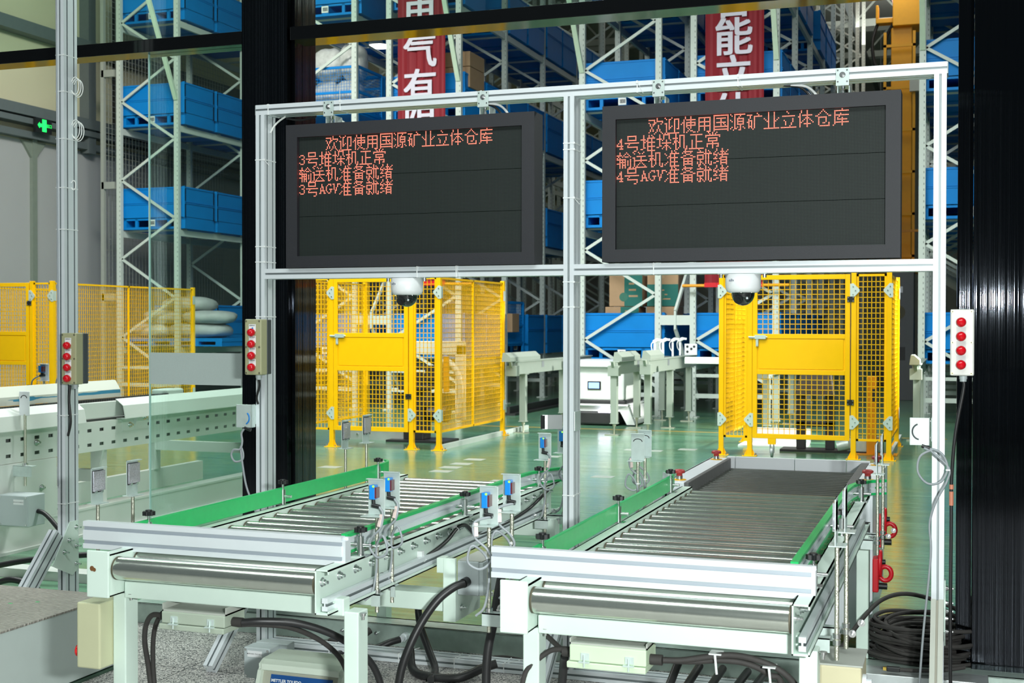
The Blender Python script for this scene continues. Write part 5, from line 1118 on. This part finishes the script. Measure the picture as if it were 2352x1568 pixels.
# ------------------------------------------------------------------ pallet boxes
def blue_box(W, D, ribs=True):
    """steel box with ribs on a pallet base, origin at the base centre"""
    t = thing('pallet_box', 'x', 'pallet box', (0, 0, 0))
    h0, h1 = .25, .93; x, y = W/2, D/2; th = .012
    mb = MB().box(-x, x, -y, -y+th, h0, h1).box(-x, x, y-th, y, h0, h1).box(-x, -x+th, -y, y, h0, h1).box(x-th, x, -y, y, h0, h1).box(-x, x, -y, y, h0-.01, h0+.01)
    for z in (h0+.30, h0+.335, h1-.04): mb.box(-x-.012, x+.012, -y-.012, -y, z, z+.018).box(x, x+.012, -y, y, z, z+.018).box(-x-.012, -x, -y, y, z, z+.018)
    for sx in (-1, 1):
        for sy in (-1, 1): mb.box(min(sx*x, sx*(x-.05)), max(sx*x, sx*(x-.05)), min(sy*(y+.014), sy*(y-.04)), max(sy*(y+.014), sy*(y-.04)), h0, h1+.01)
    part('body', mb, BLUE, t)
    mb = MB()
    for sx in (-1, 0, 1): mb.box(sx*(x-.07)-.07, sx*(x-.07)+.07, -y, y, .05, .24)
    for sx in (-.5, .5): mb.box(sx*x-.03, sx*x+.03, -y, -y+.05, .05, .24)
    mb.box(-x, x, -y, y, 0, .05).box(-x, x, -y, -y+.06, .20, .25).box(-x, x, y-.06, y, .20, .25)
    part('pallet_base', mb, BLUE, t)
    l = part('barcode_label', MB().box(-.07, .07, -y-.018, -y-.012, .07, .21), LABEL, t)
    bm_ = MB(); xx = -.045
    for q in range(9): wd = .004+.004*(q*7 % 3); bm_.box(xx, xx+wd, -y-.0195, -y-.018, .10, .18); xx += .011
    part('barcode', bm_, INK, l)
    return t
def cage_box(W, D):
    t = thing('mesh_box', 'x', 'mesh box', (0, 0, 0)); x, y = W/2, D/2
    mb = MB()
    for sx in (-1, 1):
        for sy in (-1, 1): mb.box(sx*x-.03, sx*x+.03, sy*y-.03, sy*y+.03, 0, 1.15)
    for z in (.24, .62, 1.12):
        for sy in (-1, 1): mb.box(-x, x, sy*y-.02, sy*y+.02, z, z+.05)
        for sx in (-1, 1): mb.box(sx*x-.02, sx*x+.02, -y, y, z, z+.05)
    mb.box(-x, x, -y, y, .20, .24)
    part('frame', mb, BLUE, t)
    mb = MB()
    for k in range(1, 24): xx = -x+2*x*k/24; mb.box(xx-.003, xx+.003, -y-.003, -y+.003, .26, 1.12)
    for k in range(1, 14): zz = .26+.86*k/14; mb.box(-x, x, -y-.003, -y+.003, zz-.003, zz+.003)
    for k in range(1, 18): yy = -y+2*y*k/18; mb.box(x-.003, x+.003, yy-.003, yy+.003, .26, 1.12)
    for k in range(1, 14): zz = .26+.86*k/14; mb.box(x-.003, x+.003, -y, y, zz-.003, zz+.003)
    part('mesh', mb, BLUE, t)
    return t
ORD = ('first', 'second', 'third', 'fourth', 'fifth', 'sixth', 'seventh', 'eighth')
LEV = ('lowest', 'second', 'third', 'topmost')
c_, s_ = math.cos(.338573), math.sin(.338573)
def seen(x, y, z):
    zc = -x*s_+y*c_; u = 1176+2935*(x*c_+y*s_)/zc; v = 745-2935*(z-1.7)/zc
    return -90 < u < 2290 and -110 < v < 1100
BW, BD = 1.50, 1.12
proto = None; cproto = None
wide = {'A': 1.62, 'B': 1.55, 'C': 1.5, 'D': 1.5, 'E': 1.5, 'F': 1.5}
mesh_spots = {('B', 2, 0), ('B', 2, 1), ('C', 0, 2), ('C', 1, 3), ('D', 2, 5), ('C', 1, 0)}
empty_spots = {('A', 0, 0), ('A', 3, 3), ('C', 3, 1), ('D', 1, 3), ('E', 3, 4), ('B', 1, 1)}
for (nm, xa, xb, zo, where) in ROWS:
    for li, lv in enumerate(LV):
        for k in range(8):
            y = YF+.13+BD/2+(k//2)*BAY+(k % 2)*(BD+.12)
            x = (xa+xb)/2+(.02 if nm != 'A' else .04)
            if (nm, li, k) in empty_spots or not (seen(x, y, lv+zo) or seen(x, y, lv+zo+.9)): continue
            if nm in 'ABC' and k > 3 and nm != 'C' or (nm in 'BE' and k > 5 and li < 2): continue
            if (nm, li, k) in mesh_spots:
                if cproto is None: cproto = cage_box(BW-.06, BD); o = cproto; o.location = (x, y, lv+zo)
                else: o = copy_tree(cproto, (x, y, lv+zo))
                lab = 'blue mesh box, %s from the front, %s level, %s'
            else:
                if proto is None: proto = blue_box(BW, BD); o = proto; o.location = (x, y, lv+zo)
                else: o = copy_tree(proto, (x, y, lv+zo))
                lab = 'blue pallet box, %s from the front, %s level, %s'
            if nm == 'A' : o.scale = (1.08, 1, .95)
            o['label'] = lab % (ORD[k], LEV[li], where.replace('the rack row', 'rack row')); o['group'] = 'blue pallet boxes in '+where.replace('the rack row', 'the rack row')
# cartons, sacks and drums on the boxes
def carton(x0, x1, y0, y1, z0, z1, label, teal=0):
    t = thing('carton', label, 'carton', ((x0+x1)/2, (y0+y1)/2, z0))
    part('box', MB().box(x0, x1, y0, y1, z0, z1), CARTON, t, bevel=.01)
    part('tape', MB().box((x0+x1)/2-.03, (x0+x1)/2+.03, y0-.002, y0, z1-.14, z1).box((x0+x1)/2-.03, (x0+x1)/2+.03, y0, y1, z1, z1+.002), mat('carton_tape', (.42, .29, .17), .4) if 'carton_tape' not in bpy.data.materials else bpy.data.materials['carton_tape'], t)
    if teal:
        a = x0+(x1-x0)*(.46 if teal == 1 else 0); zz = z1 if teal == 1 else z0+(z1-z0)*.62
        p = part('teal_print', MB().box(a, x1-.002, y0-.003, y0, z0+.002, zz-.002), TEAL, t)
        part('round_mark', MB().cyl((x0+(x1-x0)*.44, y0-.003, z0+(z1-z0)*.30), (x0+(x1-x0)*.44, y0-.006, z0+(z1-z0)*.30), (x1-x0)*.13, 20), mat('teal_faded', (.03, .14, .10), .7) if 'teal_faded' not in bpy.data.materials else bpy.data.materials['teal_faded'], t)
        mb = MB()
        for q in range(3): mb.box(a+(x1-a)*.25, a+(x1-a)*(.75-.1*q), y0-.005, y0-.003, z0+(zz-z0)*(.3+.2*q), z0+(zz-z0)*(.36+.2*q))
        part('print_lines', mb, CARTON, p)
    return t
carton(-6.28, -5.92+.28, 23.35, 23.9, 2.04, 2.62, 'brown carton with teal half and round mark on the lowest box between the displays', 1)
carton(-5.55, -5.24+.28, 23.36, 23.9, 2.04, 2.70, 'brown carton with teal lower part on the lowest box between the displays', 2)
carton(-6.35, -5.70, 23.32, 23.9, 1.75, 2.03, 'low brown carton under the one with the round teal mark', 1)
carton(-5.55, -4.98, 23.32, 23.9, 1.75, 2.03, 'low brown carton under the one with the teal lower part', 0)
zz = LV[2]+.62
for i, (x0, x1, z0, z1) in enumerate(((-10.35, -9.92, zz, zz+.34), (-9.91, -9.15+.05, zz, zz+.40), (-10.3, -9.75, zz+.35, zz+.66), (-9.74, -9.1, zz+.41, zz+.70))):
    carton(x0, x1, 23.35, 24.15, z0, z1, 'brown carton beside the step-side banner, '+('lower one nearest the banner', 'lower one away from the banner', 'upper one nearest the banner', 'upper one away from the banner')[i])
for i in range(5):
    x0 = -10.3+.42*(i % 3); z0 = LV[0]+.5+.42*(i//3)
    carton(x0, x0+.40, 25.75, 26.2, z0, z0+.40, 'yellowish carton on the lowest level behind the step-side banner, %s of five' % ('first', 'second', 'third', 'fourth', 'fifth')[i])
def blob(name, c, r, m, label, cat, grp=None, seed=0):
    mb = MB(); n, q = 18, 10; rr = random.Random(seed); vs = []
    ph = [rr.uniform(0, 6) for _ in range(6)]
    for j in range(q+1):
        a = PI*j/q
        for i in range(n):
            u = 2*PI*i/n; k = 1+.07*math.sin(3*u+ph[0])*math.sin(a)+.05*math.sin(5*u+ph[1]+a*3)*math.sin(a)
            vs.append((c[0]+r[0]*k*math.copysign(abs(math.sin(a)*math.cos(u))**.75, math.cos(u)), c[1]+r[1]*k*math.copysign(abs(math.sin(a)*math.sin(u))**.75, math.sin(u)), c[2]+r[2]*math.copysign(abs(math.cos(a))**.8, math.cos(a))*k))
    mb.add(vs, [(j*n+i, j*n+(i+1) % n, (j+1)*n+(i+1) % n, (j+1)*n+i) for j in range(q) for i in range(n)], 0, True)
    return single(name, mb, m, label, cat, (c[0], c[1], c[2]-r[2]), grp)
pb = thing('pallet', 'blue pallet under the white sacks behind the glass pane', 'pallet', (-16.2, 23.8, 1.23))
part('deck', MB().box(-17.0, -14.6, 23.2, 24.6, 1.33, 1.40).box(-17.0, -14.6, 23.2, 24.6, 1.23, 1.26), BLUE, pb)
mb = MB()
for q in range(5): mb.box(-17.0+q*.56, -16.85+q*.56, 23.2, 24.6, 1.26, 1.33)
part('block', mb, BLUE, pb)
for i, (x, z, rx, rz) in enumerate(((-16.55, 1.56, .55, .17), (-15.5, 1.56, .70, .17), (-16.2, 1.86, .62, .16), (-15.25, 1.84, .55, .15), (-15.75, 2.12, .55, .17))):
    blob('sack', (x, 23.75, z), (rx, .5, rz), SACK, 'white woven sack in the heap behind glass, '+('bottom one nearer the netting', 'bottom one nearer the aisle', 'middle one nearer the netting', 'middle one nearer the aisle', 'topmost one')[i], 'sack', 'white sacks behind the glass pane', i)
for i, (x, z, rx, rz) in enumerate(((-12.35, LV[2]+.62, .30, .36), (-11.85, LV[2]+.62, .28, .36), (-12.3, LV[2]+1.3, .32, .35), (-11.78, LV[2]+1.32, .26, .38))):
    blob('wrapped_bundle', (x, 23.7, z), (rx, .32, rz), CLEAR, 'white wrapped bundle in the mesh box by the black column, '+('low one nearer the column', 'low one nearer the banner', 'high one nearer the column', 'high one nearer the banner')[i], 'bundle', 'wrapped bundles in the mesh box', 10+i)
for i in range(3):
    single('blue_drum', MB().cyl((.05+.30*i, 23.6, 2.02), (.05+.30*i, 23.6, 2.75), .14, 20).cyl((.05+.30*i, 23.6, 2.75), (.05+.30*i, 23.6, 2.82), .06, 14), mat('wrapped_blue_white', (.30, .38, .62), .3, 0, .6, 6) if not i else bpy.data.materials['wrapped_blue_white'], 'blue and white wrapped drum in the rack beside orange crane, %s' % ('closest to the aisle', 'middle of three', 'furthest from the aisle')[i], 'drum', (.05+.30*i, 23.6, 2.02))

# ------------------------------------------------------------------ red banners
red = mat('red_banner_cloth', (.23, .006, .016), .7, 0, .08, 2); N, L, B = nodes(red)
bwhite = mat('banner_lettering', (.62, .58, .68), .6, 0, .03)
def banner(x0, x1, z0, z1, text, zc0, pitch, size, label, rod):
    Y = 22.86; t = thing('banner', label, 'banner', ((x0+x1)/2, Y, z0))
    mb = MB(); n = 24; w = x1-x0
    vs = []
    for i in range(n+1):
        x = x0+w*i/n; y = Y+.022*math.sin(i*.9)+.012*math.sin(i*2.3)
        vs += [(x, y, z0), (x, y, z1), (x, y+.004, z1), (x, y+.004, z0)]
    fs = []
    for i in range(n):
        for k in range(4): fs.append((4*i+k, 4*i+(k+1) % 4, 4*i+4+(k+1) % 4, 4*i+4+k))
    mb.add(vs, fs, 0, False)
    part('cloth', mb, red, t)
    for i, ch in enumerate(text):
        tm_ = MB()
        for q, (dx_, dz_) in enumerate(((0, 0), (-.016, -.010), (.016, .010), (-.016, .010), (.016, -.010))): text_mesh(ch, size, (x0+x1)/2-.01+dx_, Y-.042-.0015*q, zc0-i*pitch+dz_, tm_)
        part('character', tm_, bwhite, t)
    part('rod', MB().cyl((rod[0], Y, z0-.02), (rod[1], Y, z0-.02), .028, 12), ORANGE, t)
    part('hem', MB().box(x0, x1, Y-.03, Y+.035, z0-.05, z0+.03), REDP, t)
    return t
banner(-10.42, -9.42, 2.50, 9.6, '电气有限公司', 7.66, .705, .72, 'tall red banner with white characters hanging behind the display over the step-side conveyor', (-10.5, -8.85))
banner(-4.375, -3.33, 2.42, 9.6, '智能立体仓库', 7.44, .665, .70, 'tall red banner with white characters hanging behind the display over the cart-side conveyor', (-4.78, -2.88))

# ------------------------------------------------------------------ orange stacker crane in the aisle
CR = mat('crane_orange', (.90, .43, .01), .45, 0, .06)
t = thing('stacker_crane', 'orange stacker crane mast at the far end of the aisle', 'stacker crane', (-1.75, 40, 0))
part('mast', MB().box(-2.05, -1.45, 40, 40.6, .3, 10.6), CR, t, bevel=.02)
part('head', MB().box(-2.0, -1.15, 39.8, 40.9, 10.6, 11.7).box(-2.5, -2.0, 40, 40.4, 10.75, 10.9).box(-2.5, -2.42, 40, 40.4, 10.9, 11.3), CR, t, bevel=.02)
mb = MB().box(-2.25, -2.17, 39.7, 39.78, .3, 10.4).box(-1.42, -1.34, 39.7, 39.78, .3, 10.4)
for k in range(8): mb.box(-2.25, -1.34, 39.7, 39.76, 1.2+k*1.25, 1.28+k*1.25)
part('ladder', mb, CR, t)
part('base', MB().box(-2.3, -1.1, 36, 44, .05, .45), mat('crane_base', (.10, .07, .05), .6, .2), t)
part('platform', MB().box(-2.6, -1.0, 38.2, 39.7, 3.2, 3.35).box(-2.6, -2.54, 38.2, 38.26, 3.35, 4.4).box(-1.06, -1.0, 38.2, 38.26, 3.35, 4.4).box(-2.6, -1.0, 38.2, 38.26, 4.35, 4.42), ORANGE, t)
part('hydraulic_box', MB().box(-1.5, -1.2, 39.6, 39.8, 8.6, 9.3), RACKP, t)
part('cable', MB().tube([(-2.45, 40.2, 10.8), (-2.6, 40.1, 10.2), (-2.5, 40.1, 9.5), (-2.25, 40.1, 9.6), (-2.2, 40.1, 10.3), (-2.0, 40.0, 10.7)], .05, 8), RUBBER, t)
single('crane_rail', MB().box(-2.20, -2.05, 24, 60, 12.2, 12.35), mat('dark_red_rail', (.16, .02, .015), .5), 'dark red overhead rail running along the aisle of the orange crane', 'rail', (-2.1, 40, 12.2))
t = thing('control_cabinet', 'dark grey control cabinet with a white label in the crane aisle', 'cabinet', (-1.1, 30, 0))
part('body', MB().box(-1.62, -1.02, 30, 30.7, 0, 3.0), mat('cabinet_grey', (.10, .105, .11), .5), t, bevel=.01)
part('label_plate', MB().box(-1.44, -1.26, 29.995, 30, 2.42, 2.56), LABEL, t)
part('vent', MB().cyl((-1.36, 30, 1.98), (-1.36, 29.99, 1.98), .16, 20), mat('vent_brown', (.10, .09, .05), .7), t)
part('window', MB().box(-1.5, -1.2, 29.995, 30, .9, 1.2), dk, t)
single('floor_rail', MB().box(-7.99, -7.93, 22.4, 60, 0.04, .16).box(-8.1, -7.82, 22.4, 60, 0, .04), mat('rail_dark', (.05, .05, .05), .5, .5), 'dark crane rail on the aisle floor behind the mesh cage by the black column', 'rail', (-7.96, 24, 0))

# ------------------------------------------------------------------ exit sign and hanging lamps
t = thing('exit_sign', 'green lit exit sign on the wall header behind the lone post', 'sign', (-18.25, 22.4, 5.72))
part('housing', MB().box(-18.28, -18.22, 21.86, 22.36, 5.70, 6.0), BLACKP, t)
gm = mat('green_lit_sign', (.0, .4, .05), .5, 0, 0, emit=(.02, 1, .14), es=1.6)
part('lit_panel', MB().box(-18.219, -18.214, 22.06, 22.19, 5.73, 5.985), gm, t, bevel=.002)
rmz = Matrix.Rotation(PI/2, 3, 'Z') @ Matrix.Rotation(PI/2, 3, 'X')
part('arrow', MB().prism([(22.05, 5.82), (22.05, 5.89), (21.98, 5.89), (21.98, 5.92), (21.92, 5.855), (21.98, 5.79), (21.98, 5.82)], 'x', -18.219, -18.215), gm, t)
mb = MB(); text_mesh('出口', .085, -18.2155, 22.27, 5.86, mb, .001, 'CENTER', rmz); part('lettering', mb, gm, t)
lampm = mat('lamp_glass', (.9, .9, .85), .4, 0, 0, emit=(1, .98, .92), es=14)
for i, (x, y, z) in enumerate(((-5.0, 48, 11.6), (-3.4, 58, 11.2), (-3.2, 64, 12.2), (-9.2, 34, 10.5), (-8.6, 40, 11.6), (-14.4, 40, 11.5), (-12.3, 26, 7.9))):
    t = thing('high_bay_lamp', 'white hanging high-bay lamp far down the hall under the roof', 'lamp', (x, y, z), 'hanging lamps under the roof')
    part('shade', MB().lathe([(.05, .35), (.09, .3), (.26, .05), (.27, 0), (.25, 0)], (x, y, z), n=20).cyl((x, y, z+.35), (x, y, 14.6), .012, 6), WHITE, t)
    part('bulb', MB().cyl((x, y, z+.02), (x, y, z-.01), .24, 20), lampm, t)
